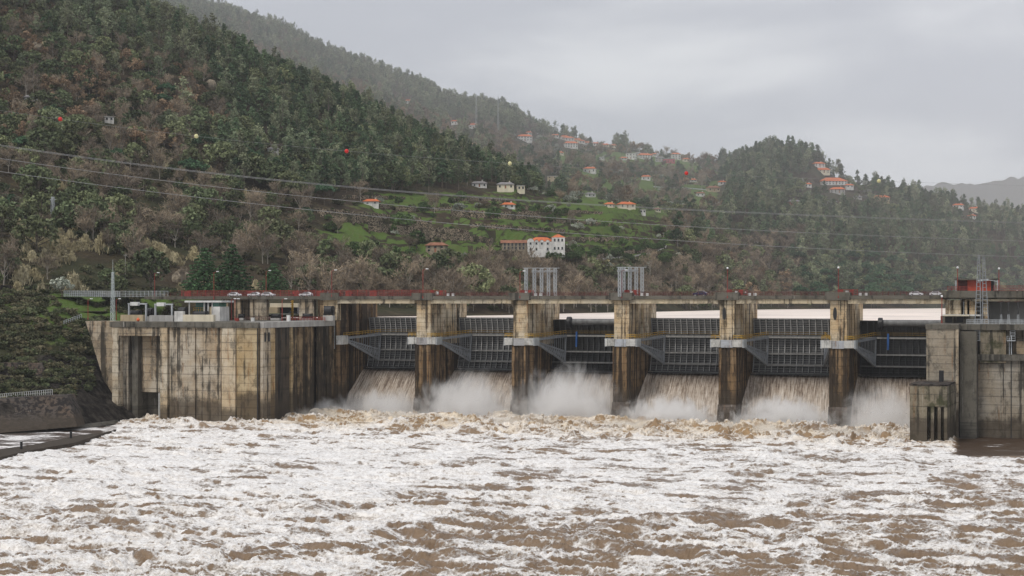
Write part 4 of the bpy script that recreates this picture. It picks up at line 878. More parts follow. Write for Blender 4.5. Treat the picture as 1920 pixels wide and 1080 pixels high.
# lock-top railings
t = empty('lock_railing', (0, 0, 0), 0, 'dull red railing running along the lock platform', 'railing')
railing('railing', xat(416, YF+30), xat(622, YF+44)-1, YF+44, ZT, M_REDD, t, step=1.4); railing('railing', xat(540, YF+40), xat(612, YF+40), YF+39, ZT, M_RED, t, step=1.0)
for px, c_, l, h in ((474, M_WHITE, 'white cabinet near the lock side coping', 1.0), (541, M_WHITE, 'taller white cabinet in front of the yellow frame', 1.8), (445, M_RED, 'red cabinet at the foot of the first underpass wall', .9)):
    x = xat(px, YF+20); mb = MB(); mb.box(-.45, .45, -.35, .35, 0, h); mb.box(-.5, .5, -.4, .4, h, h+.08); mb.box(.1, .3, -.37, -.35, h*.5, h*.6); tag(mb.build('cabinet', c_, None, (x, YF+20, ZT), bevel=.03), l, 'cabinet')
x = xat(259, YF+2); tag(MB().ball((0, 0, .55), .5, 14, 10).tube((0, 0, .95), (0, 0, 1.25), .12).build('buoy', M_ORANGE, None, (x, YF+2, ZT), smooth=True), 'round orange buoy on the lock coping by the first portal', 'buoy')

# lattice mast left of the lock
x = xat(211.5, YF+8); h = zat(510, x, YF+8)-ZT; t = empty('lattice_mast', (x, YF+8, ZT), 0, 'pale green lattice mast with a thin spike at the edge of the lock', 'mast')
MB().lattice((0, 0, 0), (0, 0, h), 1.0, .45, 20, .06).build('mast', M_MAST, t); MB().tube((0, 0, h), (0, 0, h+3.7), .06, .03).build('spike', M_MAST, t)
p, Z = ground(99, 436); t = empty('lattice_mast', p, 0, 'grey lattice pylon among canes on the left hillside', 'mast'); h = (436-369)/FPX*Z
MB().lattice((0, 0, -1), (0, 0, h), 1.9, .7, 14, .14).build('mast', M_GALV, t)
MB().box(-1.3, 1.3, -.1, .1, h-1.3, h-1.0).build('cross_arm', M_GALV, t)

# roadside fence on the left
def fence_run(pa, pb, Z0, Z1, ya, yb, hgt_, mat, label, n=30, name='roadside_fence', mesh=True):
    a, b_ = P(pa, Z0, ya), P(pb, Z1, yb); t = empty(name, a, 0, label, 'fence'); d = b_-a
    mb = MB()
    for k in range(n+1): c = d*k/n; mb.beam(c, c+Vector((0, 0, hgt_)), .12)
    mb.build('post', mat, t)['kind'] = 'stuff'
    mb = MB()
    for h in ((.15, .5, .95) if mesh else (.5, 1)): mb.beam(Vector((0, 0, hgt_*h)), d+Vector((0, 0, hgt_*h)), .08)
    if mesh:
        for k in range(n*4): c = d*k/n/4; mb.beam(c, c+Vector((0, 0, hgt_)), .035)
    mb.build('rail', mat, t)
fence_run(120, 228, 545, 540, 556, 557, 2.0, M_GALV, 'grey wire mesh fence along the road above the left bank'); fence_run(228, 315, 540, 532, 557.5, 557.5, 2.1, M_GALV, 'pale paneled fence between the bush and the red fence', 12)
fence_run(0, 98, 457, 466, 749, 740, 1.5, M_WHITE, 'white painted railing on the lower bank path', 24, 'white_railing', False); fence_run(120, 153, 500, 505, 608, 596, 1.1, M_GALV, 'small railing beside steps down the grassy bank', 8, 'step_railing', False)

# bank retaining walls
def slab_wall(pts, thick, mat, name, label):
    """pts: picture outline with depth (px, py, Z): thick panel set on the bank"""
    f_ = [P(a, Z, b_) for a, b_, Z in pts]; off = Vector((-ST, CT, 0))*thick; n = len(f_)
    mb = MB(); mb.add(f_+[p+off for p in f_], [tuple(range(n)), tuple(range(2*n-1, n-1, -1))]+[(i, i+n, (i+1) % n+n, (i+1) % n) for i in range(n)])
    return tag(mb.build(name, mat), label, 'wall')
slab_wall([(-120, 830, 426), (0, 812, 432), (145, 800, 444), (141, 786, 446), (126, 741, 452), (60, 744, 450), (0, 748, 447), (-120, 760, 440)], 8, M_WALLD, 'retaining_wall', 'sloping dark masonry wall below the white railing')
slab_wall([(-120, 760, 462), (0, 742, 466), (100, 736, 474), (90, 712, 477), (78, 680, 480), (0, 680, 476), (-120, 684, 470)], 8, M_WALLD, 'retaining_wall', 'black streaked upper wall behind the white railing')
slab_wall([(-120, 838, 422), (0, 822, 430), (60, 815, 436), (215, 795, 464), (215, 789, 466), (60, 808, 438), (0, 814, 432), (-120, 830, 424)], 4, M_CAP, 'quay_kerb', 'low dark kerb along the calm brown channel')
# guide wall in the water
mb = MB(); q = [P(-60, 0, z=0)]*0
a = [P(px, CAMZ*FPX/(py-HZ), z=1.0) for px, py in ((-150, 905), (0, 866), (60, 852), (140, 838), (218, 812), (205, 816), (150, 823), (60, 842), (0, 850), (-150, 885))]
n = len(a); mb.add(a+[p-Vector((0, 0, 3)) for p in a], [tuple(range(n)), tuple(range(2*n-1, n-1, -1))]+[(i, i+n, (i+1) % n+n, (i+1) % n) for i in range(n)])
t = tag(mb.build('guide_wall', M_WALLD), 'flat wet concrete guide wall reaching out between channel and foam', 'wall')
for px, py in ((40, 850), (133, 829)):
    p = P(px, CAMZ*FPX/(py-HZ), z=1.0); b = MB().tube((0, 0, 0), (0, 0, 1.5), .28, n=10).tube((0, 0, 1.5), (0, 0, 1.7), .38, n=10).build('bollard', M_BLK, None, p); tag(b, 'short black bollard on the guide wall, '+('farther from the lock' if px == 40 else 'nearer the lock'), 'bollard', 'bollards on the guide wall')

# ------------------------------------------------------------------ right side: powerhouse
t = empty('powerhouse', (-39, 438, 0), 0, 'long stained concrete powerhouse wall with ledge and recessed bays', 'power station')
def rb_(px, Y=438): return xat(px, Y)+39
MB().box(rb_(1797), 60, 0, 3, -3, 19.6).build('lower_wall', M_CONR, t)
for px in (1830, 1896): MB().box(rb_(px)-.12, rb_(px)+.12, -.06, .0, -2, 19.5).build('seam', M_BLK, t)
MB().box(rb_(1799), 60, -1.4, 3, 19.6, 21.2).build('ledge', M_CAP, t, bevel=.05)
MB().box(rb_(1799), 60, 2.5, 8, 21.2, 27.3).build('recess_wall', M_CONR, t)
for a, b_ in ((1797, 1803.5), (1838, 1887), (1925, 1960), (1990, 2040)): MB().box(rb_(a), rb_(b_), -1.1, 3, 19.0 if a > 1800 else 21.2, 27.3).build('pilaster', M_CONR if a != 1838 else M_CONM, t, bevel=.05)
for a, b_ in ((1805, 1828), (1899, 1921)):
    MB().box(rb_(a), rb_(b_), 1.2, 2.5, 21.25, 24.5).build('panel', M_CON, t)
MB().box(rb_(1797), 60, -1.6, 24, 27.3, 28.8).build('platform', M_CAP, t, bevel=.05)
for px in (1830, 1896):
    x = rb_(px, 436); MB().box(x-1.0, x+1.0, -2.6, -1.0, 24.6, 24.8).build('service_basket', M_GALV, t)
    b = MB()
    for zz in (25.3, 25.8): b.beam((x-1, -2.6, zz), (x+1, -2.6, zz), .07)
    for q in (-1, 0, 1): b.beam((x+q, -2.6, 24.7), (x+q, -2.6, 25.9), .07)
    b.tube((x, -1.2, 20.5), (x, -1.2, 26), .12); b.tube((x-.5, -1.2, 20.5), (x-.5, -1.2, 25.5), .08); b.build('bracket', M_GALV, t)
    b = MB(); [b.beam((x-.3, -1.3, 26+k*.4), (x+.9, -1.3, 26+k*.4), .08) for k in range(8)]; b.beam((x-.3, -1.3, 26), (x-.3, -1.3, 29.2), .08); b.beam((x+.9, -1.3, 26), (x+.9, -1.3, 29.2), .08); b.build('ladder', M_GALV, t)
t = empty('abutment_block', (-47, 430, 0), 0, 'tall ochre-streaked concrete block between the last gate and the powerhouse', 'dam abutment')
MB().box(0, 7.6, 0, 33, -3, 27.6).build('wall', M_CONR, t, bevel=.06); MB().box(-.2, 7.9, -.2, 33, 27.6, 28.8).build('coping', M_CAP, t, bevel=.05); MB().box(7.3, 7.9, -.3, 0, 0, 27.6).build('edge_strip', M_CON, t)
MB().box(7.9, 12, 3, 33, -3, 27.0).build('side_wall', M_CAP, t)
t = empty('training_block', (-49.2, 414, 0), 0, 'low mossy concrete block with three vertical slots standing in the river', 'concrete block')
prf = [(0, 0), (4.1, 0), (4.1, 2.2), (5.0, 2.2), (5.0, 0), (5.75, 0), (5.75, 2.2), (6.65, 2.2), (6.65, 0), (7.35, 0), (7.35, 2.2), (8.1, 2.2), (8.1, 0), (8.9, 0), (9.3, 27), (0, 16)]
MB().prism(prf, -3, 9.0).build('slotted_base', M_CONM, t, bevel=.04)
MB().prism([(0, 0), (8.9, 0), (9.3, 27), (0, 16)], 9.0, 14.1).build('upper_part', M_CONM, t, bevel=.05); MB().prism([(-.15, -.15), (9.05, -.15), (9.45, 27), (-.15, 16)], 14.1, 14.5).build('top_slab', M_WALLD, t)
MB().box(5.6, 6.7, 13, 14, 14.5, 17.3).build('gauge_box', M_BLK, t)
# hall behind the platform, under the upper deck
t = empty('substation_hall', (xat(1797, D), D, 28.8), 0, 'shadowed concrete hall with columns beneath the right end of the road', 'building'); o0 = xat(1797, D)
def hb(px, Y=D): return xat(px, Y)-o0
MB().box(hb(1797), 60, 9, 9.6, 0, 6.6).build('back_wall', M_HGREY, t); MB().box(hb(1770)-.5, 62, -2.2, 10, 6.75, 8.6).build('deck_edge', M_CAP, t, bevel=.05)
for px in (1808, 1843): MB().box(hb(px), hb(px+10), 0, 2, 0, 6.6).build('column', M_PIER, t, bevel=.05)
MB().box(hb(1820), 60, -1.2, -.6, 5.8, 6.7).build('beam', M_DECK, t)
MB().box(hb(1768), hb(1830), -6, 0, 0, 1.9).build('window_block', M_CAP, t)
for a, b_ in ((1772, 1785), (1794, 1806)): MB().box(hb(a, D-6), hb(b_, D-6), -6.1, -6, .2, 1.7).build('window', M_BLK, t)
MB().box(hb(1775), hb(1822), -8, -5.9, 1.9, 2.2).build('slab', M_CREAM, t)
# insulators
def insul(px, label, Y=D-9):
    x = xat(px, Y); t = empty('insulator_post', (x, Y, 28.8), 0, label, 'insulator', 'insulator posts on the powerhouse platform')
    MB().lattice((0, 0, 0), (0, 0, 2.4), .5, .4, 5, .06).build('stand', M_GALV, t); mb = MB()
    for k in range(9): mb.tube((0, 0, 2.4+k*.36), (0, 0, 2.62+k*.36), .3-.02*(k % 2), .16, 10)
    mb.tube((0, 0, 2.4), (0, 0, 5.7), .09); mb.build('insulator', M_BLK, t); MB().beam((-.9, 0, 5.6), (.5, 0, 5.9), .12).build('arm', M_REDD, t)
for px, l in ((1877, 'brown insulator post nearest the ladder towers'), (1891, 'slim insulator post in the middle of the platform'), (1909, 'insulator post near the right edge of the picture')): insul(px, l)
# platform fence
fb = empty('platform_fence', (xat(1812, 437), 437, 28.8), 0, 'grey panel fence along the powerhouse platform edge', 'fence')
mb = MB()
for k in range(40): mb.box(k*.9-.05, k*.9+.05, 0, .06, 0, 1.2)
for h in (.1, .65, 1.15): mb.box(0, 36, 0, .05, h, h+.07)
for k in range(160): mb.box(k*.22, k*.22+.05, .01, .03, .1, 1.15)
mb.build('panel', M_GALV, fb)
# ladder towers
for pxa, pxb, yt, l in ((1833.5, 1835.5, 478, 'left of two tall ladder-like steel towers'), (1848, 1844.5, 481, 'right of two tall ladder-like steel towers')):
    Y = D-16; x0 = xat(pxa, Y); x1 = xat(pxb, Y); z1 = zat(yt, x1, Y); t = empty('ladder_tower', (x0, Y, 28.8), 0, l, 'steel tower', 'ladder towers over the powerhouse'); h = z1-28.8
    mb = MB(); dx = x1-x0; n = 17
    for s in (-1, 1):
        for yy in (-.5, .5): mb.beam((s*.75, yy*1.3, 0), (dx+s*.18, yy*.4, h), .13)
    for k in range(n):
        tq = k/n; ww = .75*(1-tq)+.18*tq
        for yy in (-.5, .5): mb.beam((dx*tq-ww, yy*(1.3-.9*tq), h*tq+.2), (dx*tq+ww, yy*(1.3-.9*tq), h*tq+.2), .12)
    mb.build('ladder_frame', M_ARM, t)
t = empty('cable_outrigger', (xat(1835, D-16), D-16, zat(526, xat(1835, D-16), D-16)), 0, 'thin outrigger arm held by the ladder towers', 'bracket')
MB().beam((-.2, 0, 0), (2.4, 0, .2), .3, .5).beam((2, 0, .2), (5, 0, -.3), .14).build('arm', M_GALV, t); MB().tube((5, 0, -.5), (5, 0, .1), .14).build('insulator', M_ORR, t)
# red shed
Y = D+3; t = empty('red_shed', (xat(1835, Y), Y, 36), 0, 'low shed with bright red panels and flat roof at the right end of the road', 'shed'); o0 = xat(1835, Y)
def rs(px): return xat(px, Y)-o0
MB().box(rs(1790), rs(1873), -1.5, 4, 4.35, 4.7).build('roof', M_CAP, t); MB().box(rs(1814), rs(1858), 0, 3, 1.3, 4.3).build('wall', M_ORR, t); MB().box(rs(1795), rs(1813.5), .5, 3, 1.3, 4.3).build('wall', M_REDD, t)
MB().box(rs(1858.3), rs(1864), .1, 3, 1.3, 4.3).build('door', M_BLK, t)
for px in (1793, 1871): MB().box(rs(px)-.15, rs(px)+.15, -1.3, -1, 0, 4.35).build('post', M_GALV, t)
t = empty('red_mesh_fence', (xat(1862, D-1.9), D-1.9, 37.4), 0, 'red mesh fence on the parapet right of the ladder towers', 'fence')
mb = MB(); L_ = 34
for k in range(int(L_/.25)): mb.box(k*.25, k*.25+.06, 0, .05, 0, 1.35)
for h in (0, .65, 1.3): mb.box(0, L_, 0, .06, h, h+.07)
mb.build('panel', M_RED, t)
railing('bars', xat(1777, D-1.9), xat(1815, D-1.9), D-1.9, 37.4, M_RED, None, 1.3, 1.0).name = 'red_railing'; tag(bpy.data.objects['red_railing'], 'short red railing on the parapet left of the red shed', 'railing')

# ------------------------------------------------------------------ trees: meshes
def quads_at(C, size, rg, flat=0.0, elong=1.0, updir=None):
    """randomly turned leaf clumps at centres C"""
    n = len(C); a = rg.normal(size=(n, 3)); a[:, 2] *= (1-flat)
    if updir is not None: a = updir+a*.25
    a /= np.linalg.norm(a, axis=1)[:, None]; b = rg.normal(size=(n, 3)); b -= (b*a).sum(1)[:, None]*a; b /= np.linalg.norm(b, axis=1)[:, None]
    s = size*rg.uniform(.6, 1.35, n)[:, None]*.5; a = a*s*elong; b = b*s/(1 if elong == 1 else elong*1.3)
    V = np.stack([C-a-b*.6, C+a-b, C+a*.7+b, C-a*.8+b*.9], 1).reshape(-1, 3)
    return V, np.arange(4*n).reshape(n, 4)
def clumps(rg, centers, rad, per, size, sq=.8, **kw):
    n = len(centers); d = rg.normal(size=(n*per, 3)); d /= np.linalg.norm(d, axis=1)[:, None]; r = rg.uniform(.35, 1, (n*per, 1))**.5
    C = np.repeat(centers, per, 0)+d*r*np.repeat(np.broadcast_to(rad, (n,)), per)[:, None]*np.array([1, 1, sq])
    return quads_at(C, size, rg, **kw)
def branch_mesh(segs, n=4):
    mb = MB()
    for p, q, r0, r1 in segs: mb.tube(p, q, r0, r1, n)
    q_ = [f for f in mb.f]; V = np.array(mb.v); F = []
    for f in q_:
        if len(f) == 4: F.append(f)
        elif len(f) == 3: F.append((f[0], f[1], f[2], f[2]))
    return V, np.array(F)
def tree_parts(kind, seed):
    rg = np.random.default_rng(seed); R = random.Random(seed); segs = []
    def trunk(h, r, lean=.04, n=4):
        p = np.array([0, 0, -.8]); out = [p]
        for k in range(n): q = np.array([R.uniform(-1, 1)*lean*h*(k+1)/n, R.uniform(-1, 1)*lean*h*(k+1)/n, h*(k+1)/n]); segs.append((p, q, r*(1-k/n*.75), r*(1-(k+1)/n*.75))); p = q; out.append(q)
        return out
    def limbs(cs, z0, r=.09):
        for c in cs: segs.append((np.array([c[0]*.08, c[1]*.08, max(z0, c[2]*.55)]), c, r, r*.3))
    if kind == 'pine':
        h = R.uniform(10, 13); trunk(h*.96, .24, .015); cs = []
        for k in range(34): z = R.uniform(.30, .97); rr = (1.02-z)**.7*3.5*R.uniform(.35, 1.05); a = R.uniform(0, 6.28); cs.append([rr*math.cos(a), rr*math.sin(a), z*h])
        cs.append([0, 0, h]); cs = np.array(cs); limbs(cs[:14], h*.3); rad = rg.uniform(.7, 1.25, len(cs)); V, F = clumps(rg, cs, rad, 22, .62, .7, elong=1.25)
    elif kind == 'eucalyptus':
        h = R.uniform(11, 15); trunk(h*.9, .16, .03); cs = []
        for k in range(22): z = R.uniform(.38, 1); rr = math.sin(min(1, (1.08-z)*1.9)*1.5)*2.5*R.uniform(.3, 1.1); a = R.uniform(0, 6.28); cs.append([rr*math.cos(a), rr*math.sin(a), z*h])
        cs = np.array(cs); limbs(cs[:14], h*.35, .08); V, F = clumps(rg, cs, rg.uniform(.8, 1.5, len(cs)), 26, .6, 1.1, elong=1.35)
    elif kind in ('oak', 'hedge_tree'):
        h = R.uniform(7, 10) if kind == 'oak' else R.uniform(3.5, 4.6); w_ = (4.2 if kind == 'oak' else 2.1)*R.uniform(.85, 1.15); trunk(h*.6, .3 if kind == 'oak' else .14, .05); cs = []
        for k in range(38): a = R.uniform(0, 6.28); u = R.uniform(-.55, 1); rr = math.sqrt(max(0, 1-u*u))*w_*R.uniform(.55, 1.08); cs.append([rr*math.cos(a), rr*math.sin(a), h*.58+u*h*.42])
        cs = np.array(cs); limbs(cs[:12], h*.25, .12); V, F = clumps(rg, cs, rg.uniform(.65, 1.35, len(cs))*(1 if kind == 'oak' else .55), 22, .62 if kind == 'oak' else .4)
    elif kind == 'umbrella':
        h = R.uniform(8.5, 11); trunk(h*.7, .25, .03); cs = []
        for k in range(46): a = R.uniform(0, 6.28); rr = 4.4*math.sqrt(R.random()); z = h-1.9*(rr/4.4)**2-R.uniform(0, 1.2); cs.append([rr*math.cos(a), rr*math.sin(a), z])
        cs = np.array(cs); limbs(cs[:16], h*.45, .12); V, F = clumps(rg, cs, rg.uniform(.8, 1.2, len(cs)), 24, .55, .65)
    elif kind == 'olive':
        h = R.uniform(4, 5.2); trunk(h*.5, .22, .08); cs = []
        for k in range(20): a = R.uniform(0, 6.28); u = R.uniform(-.6, 1); rr = math.sqrt(max(0, 1-u*u))*2.2*R.uniform(.5, 1.1); cs.append([rr*math.cos(a), rr*math.sin(a), h*.6+u*h*.36])
        cs = np.array(cs); limbs(cs[:8], h*.25, .08); V, F = clumps(rg, cs, rg.uniform(.5, .8, len(cs)), 20, .42)
    elif kind in ('bare', 'russet'):
        h = R.uniform(7, 10.5); tr = trunk(h*.45, .2, .06); tips = []
        for k in range(9):
            a = R.uniform(0, 6.28); e = R.uniform(.5, 1.35); L = h*.42*R.uniform(.8, 1.15); p = tr[2+k % 3]; q = p+np.array([math.cos(a)*math.cos(e), math.sin(a)*math.cos(e), math.sin(e)])*L; segs.append((p, q, .09, .045))
            for j in range(4):
                b = p+(q-p)*R.uniform(.45, 1); a2 = a+R.uniform(-1.1, 1.1); e2 = e+R.uniform(-.5, .4); q2 = b+np.array([math.cos(a2)*math.cos(e2), math.sin(a2)*math.cos(e2), math.sin(e2)])*L*.55; segs.append((b, q2, .045, .02)); tips.append((b, q2))
        if kind == 'bare':
            C = []; U = []
            for b, q2 in tips:
                for j in range(20): t_ = R.uniform(.1, 1.05); C.append(b+(q2-b)*t_+rg.normal(size=3)*.5); U.append((q2-b)/np.linalg.norm(q2-b)+rg.normal(size=3)*.55)
            V, F = quads_at(np.array(C), 1.25, rg, updir=np.array(U), elong=1.0)
            # thin the twig cards into slivers
            V = V.reshape(-1, 4, 3); c = V.mean(1, keepdims=True); ax = (V[:, 1]-V[:, 0])[:, None, :]; ax = ax/np.linalg.norm(ax, axis=2, keepdims=True); al = ((V-c)*ax).sum(2, keepdims=True)*ax; V = (c+al+(V-c-al)*.085).reshape(-1, 3)
        else:
            cs = np.array([q2 for b, q2 in tips]); V, F = clumps(rg, cs, .95, 20, .45)
    elif kind == 'cedar':
        h = R.uniform(17, 19); trunk(h*.98, .45, .01, 5); cs = []
        for k in range(15):
            z = .06+.92*k/14; rr = (1-z)**.8*9.6*R.uniform(.85, 1.1)+.4
            for j in range(max(4, int(13*(1-z)+3))):
                a = j*2.4+k; 
                for f_ in (.35, .7, 1.0): cs.append([rr*f_*math.cos(a)*R.uniform(.85, 1.1), rr*f_*math.sin(a)*R.uniform(.85, 1.1), z*h-.12*rr*f_+R.uniform(-.15, .15)])
        cs = np.array(cs); V, F = clumps(rg, cs, .95, 13, .62, .3, flat=.0)
    elif kind == 'cane':
        n = 260; C = np.stack([rg.normal(size=n)*1.3, rg.normal(size=n)*1.0, rg.uniform(.5, 4.2, n)], 1); C[:, 2] *= np.clip(1.05-.16*(C[:, 0]**2+C[:, 1]**2), .25, 1.1); U = np.stack([rg.normal(size=n)*.13+C[:, 0]*.05, rg.normal(size=n)*.13, np.ones(n)], 1)
        U = U*3; V, F = quads_at(C, 2.0, rg, updir=U); V = V.reshape(-1, 4, 3); c = V.mean(1, keepdims=True); ax = (V[:, 1]-V[:, 0])[:, None, :]; ax = ax/np.linalg.norm(ax, axis=2, keepdims=True); al = ((V-c)*ax).sum(2, keepdims=True)*ax; V = (c+al+(V-c-al)*.09).reshape(-1, 3)
        C2 = C[::2]+np.array([0, 0, .6]); V2, F2 = quads_at(C2, .5, rg, elong=1.5); F = np.vstack([F, F2+len(V)]); V = np.vstack([V, V2])
    else:   # shrub
        h = R.uniform(1.8, 2.6); cs = []
        for k in range(14): a = R.uniform(0, 6.28); rr = 2.0*math.sqrt(R.random()); cs.append([rr*math.cos(a), rr*math.sin(a), h*R.uniform(.2, .8)])
        V, F = clumps(rg, np.array(cs), .75, 16, .5)
    if segs: TV, TF = branch_mesh(segs)
    else: TV, TF = np.zeros((0, 3)), np.zeros((0, 4), int)
    return V, F, TV, TF
KINDS_ = {  # kind: (object name, category, foliage, bark, group, label)
 'pine': ('pine_tree', 'pine tree', F_PINE, M_BARK), 'eucalyptus': ('eucalyptus_tree', 'tree', F_EUC, M_BARKE), 'oak': ('broadleaf_tree', 'tree', F_OAK, M_BARK),
 'umbrella': ('umbrella_pine', 'pine tree', F_STP, M_BARK), 'olive': ('olive_tree', 'olive tree', F_OLV, M_BARK), 'bare': ('bare_tree', 'bare tree', F_BARE, M_BARKG), 'russet': ('russet_tree', 'tree', F_RUS, M_BARK),
 'cedar': ('cedar_tree', 'cedar', F_CED, M_BARK), 'cane': ('cane_clump', 'cane clump', F_CANE, M_BARKG), 'shrub': ('shrub', 'shrub', F_SHR, M_BARK), 'hedge_tree': ('orchard_tree', 'orchard tree', F_HDG, M_BARK)}
LIB = {}
for kd, (nm, cat, fm_, bk) in KINDS_.items():
    LIB[kd] = []
    for v_ in range(3):
        V, F, TV, TF = tree_parts(kd, 100+v_*7+len(kd)*31)
        cm = np_mesh(nm+'_crown', V, F, [fm_], smooth=False); tm = np_mesh(nm+'_trunk', TV, TF, [bk], smooth=False) if len(TV) else None
        full = np_mesh(nm, np.vstack([V, TV]), np.vstack([F, TF+len(V)]), [fm_, bk], smooth=False, mi=np.concatenate([np.zeros(len(F)), np.ones(len(TF))])) if len(TV) else cm
        LIB[kd].append((cm, tm, full))

# ------------------------------------------------------------------ trees: where they stand
rs_ = np.random.default_rng(77)
N0 = 64800
cpx = rs_.uniform(-300, 2120, N0); Zlo = np.interp(cpx, gpx, GZ[SUB[0]]); cZ = np.sqrt(rs_.uniform(0, 1, N0)*(2450**2-560**2)+560**2)
ok = (cZ > Zlo*.985+3); cpx, cZ = cpx[ok], cZ[ok]
ch, vis, cpy = hgt(cpx, cZ)
ok = (vis > -26) & (ch > RES_Z+.6); cpx, cZ, ch, cpy = cpx[ok], cZ[ok], ch[ok], cpy[ok]
t_ = (cpx-960)/FPX; cX, cY = cZ*(-ST+t_*CT), cZ*(CT+t_*ST)
nz = fbm(cX/70, cY/70, 4); nz2 = fbm(cX/35+50, cY/35, 3); u = rs_.uniform(0, 1, len(cpx))
HOUSES = [  # centre px, base py, width px, height px, roof colour, wall colour, storeys, label
 (697, 384, 30, 8, 'o', 'w', 1, 'small white house with orange roof and three dark openings above the stone terraces', 0),
 (898, 351, 30, 9, 'g', 'w', 1, 'white bungalow with a dark roof, left of the cream house', 0), (948, 354, 34, 10, 'g', 'c', 1, 'cream bungalow with a grey roof beside a palm-like bush', 0), (976, 357, 15, 8, 'n', 'c', 1, 'tiny cream annex right of the cream bungalow', 0),
 (953, 390, 25, 8, 'o', 'w', 1, 'tiny white hut with orange roof above the long terrace wall', 0), (819, 473, 40, 17, 'b', 's', 2, 'derelict two storey stone farmhouse with a brown roof', 0),
 (1143, 389, 17, 8, 'o', 'c', 1, 'small orange roofed house left of the wide one', 0), (1174, 390, 33, 9, 'o', 'c', 1, 'wide low house with a spreading orange hip roof', 0), (1036, 341, 20, 10, 'n', 'y', 2, 'yellow and white flat roofed house among tall pines', 1100),
 (1106, 324, 25, 10, 'o', 'w', 1, 'house with orange hip roof alone in the middle of the far woods', 1400), (1107, 369, 18, 7, 'g', 'w', 1, 'small grey and white cottage above the orange roofed pair', 1000), (1211, 338, 18, 9, 'o', 'w', 1, 'small square house with orange roof above the valley road', 1500),
 (1337, 359, 25, 9, 'b', 'y', 1, 'ochre house with a brown roof near the valley edge', 1200), (1313, 368, 18, 7, 'b', 'w', 1, 'pale low house just below the ochre house', 1200), (983, 265, 30, 12, 'o', 'w', 2, 'large white house with veranda and orange roof high on the far slope', 1500),
 (992, 253, 11, 6, 'o', 'w', 1, 'small red roofed house above the large veranda house', 1500), (1070, 277, 27, 11, 'o', 'w', 2, 'white house with orange roof lowest of the hilltop cluster', 1500), (1066, 264, 20, 7, 'o', 'w', 1, 'long orange roofed house behind the lowest white one', 1500),
 (1041, 252, 15, 6, 'o', 'w', 1, 'orange roofed house at the left end of the hilltop cluster', 1500), (1024, 240, 12, 5, 'o', 'y', 1, 'tiny orange roofed house topmost on the skyline', 1500), (1058, 250, 15, 8, 'o', 'w', 1, 'square house with orange hip roof on the skyline', 1500),
 (1082, 256, 17, 8, 'o', 'c', 1, 'cream house with orange roof on the skyline, right of the square one', 1500), (1101, 263, 14, 6, 'o', 'w', 1, 'low orange roofed house right of the cream skyline house', 1500), (1117, 264, 12, 6, 'o', 'w', 1, 'narrow orange roofed house near the end of the skyline row', 1500),
 (1134, 267, 18, 5, 'o', 'c', 1, 'rightmost red roofed house of the skyline row', 1500), (1184, 298, 20, 10, 'n', 'w', 2, 'white flat roofed block left of the orange roofed terrace', 1500), (1209, 298, 28, 9, 'o', 'w', 2, 'long white building with orange roof in the upper village', 1500),
 (1237, 303, 18, 9, 'g', 'g', 2, 'grey house between the long white building and the tall one', 1500), (1267, 297, 18, 14, 'o', 'w', 3, 'tall house with stacked orange roofs in the upper village', 1500), (1169, 300, 13, 5, 'o', 'w', 1, 'small orange roof left of the white flat roofed block', 1500),
 (1254, 306, 22, 8, 'n', 'p', 1, 'pink shed with a teal top below the upper village', 1500), (1535, 313, 22, 8, 'o', 'w', 2, 'white house topmost under the wooded dome', 1350), (1542, 325, 30, 8, 'o', 'c', 2, 'terraced cream house with curved balconies under the dome', 1350),
 (1561, 347, 52, 9, 'o', 'w', 2, 'long white villa with orange roofs and pale pool wall', 1350), (1570, 362, 30, 9, 'o', 'g', 2, 'grey walled house with orange roof below the long villa', 1350), (1652, 377, 30, 9, 'o', 't', 1, 'square tan house with orange hip roof alone on a lawn', 1350),
 (1489, 384, 24, 8, 'g', 'r', 1, 'brick shed with a bluish roof left of the terraced houses', 1300), (1560, 383, 18, 6, 'g', 'g', 1, 'small grey shed under the villa rows', 1300), (1797, 390, 20, 7, 'o', 'w', 1, 'white house with orange roof low on the right ridge', 1350), (1827, 397, 20, 8, 'o', 'c', 1, 'cream house with orange roof farthest right on the ridge', 1350),
 (1822, 409, 13, 6, 'o', 'w', 1, 'little red roofed house just below the ridge houses', 1350), (854, 233, 18, 7, 'o', 'w', 1, 'white house with orange roof on the far slope, left of its twin', 1400), (887, 241, 18, 9, 'o', 'w', 1, 'white gabled house with orange roof at the foot of a pylon', 1400),
 (766, 194, 12, 7, 'o', 'w', 1, 'lone orange roofed house in the misty wood', 1300), (653, 161, 10, 6, 'o', 'w', 1, 'orange roofed house half hidden behind the pine ridge', 1200), (512, 285, 22, 6, 'g', 'w', 1, 'low white hut beside a pole on the dark hillside', 0),
 (205, 228, 18, 8, 'n', 'w', 1, 'white structures with pipes in the dense left wood', 0), (58, 189, 26, 8, 'g', 'g', 1, 'open shelter with a pale roof high at the left edge', 0), (377, 54, 10, 5, 'n', 'w', 1, 'tiny white hut high up in the mist', 1300),
 (1354, 346, 14, 6, 'o', 'w', 1, 'red roofed house at the wooded edge left of the dome', 1200), (938, 240, 0, 0, 'o', 'w', 1, '', 0), (1262, 373, 0, 0, 'o', 'w', 1, '', 0), (1204, 400, 12, 6, 'n', 'w', 1, 'plain white shed right of the wide hip roofed house', 0), (1232, 397, 11, 6, 'b', 'c', 1, 'small stone hut above the grey olive trees', 0)]
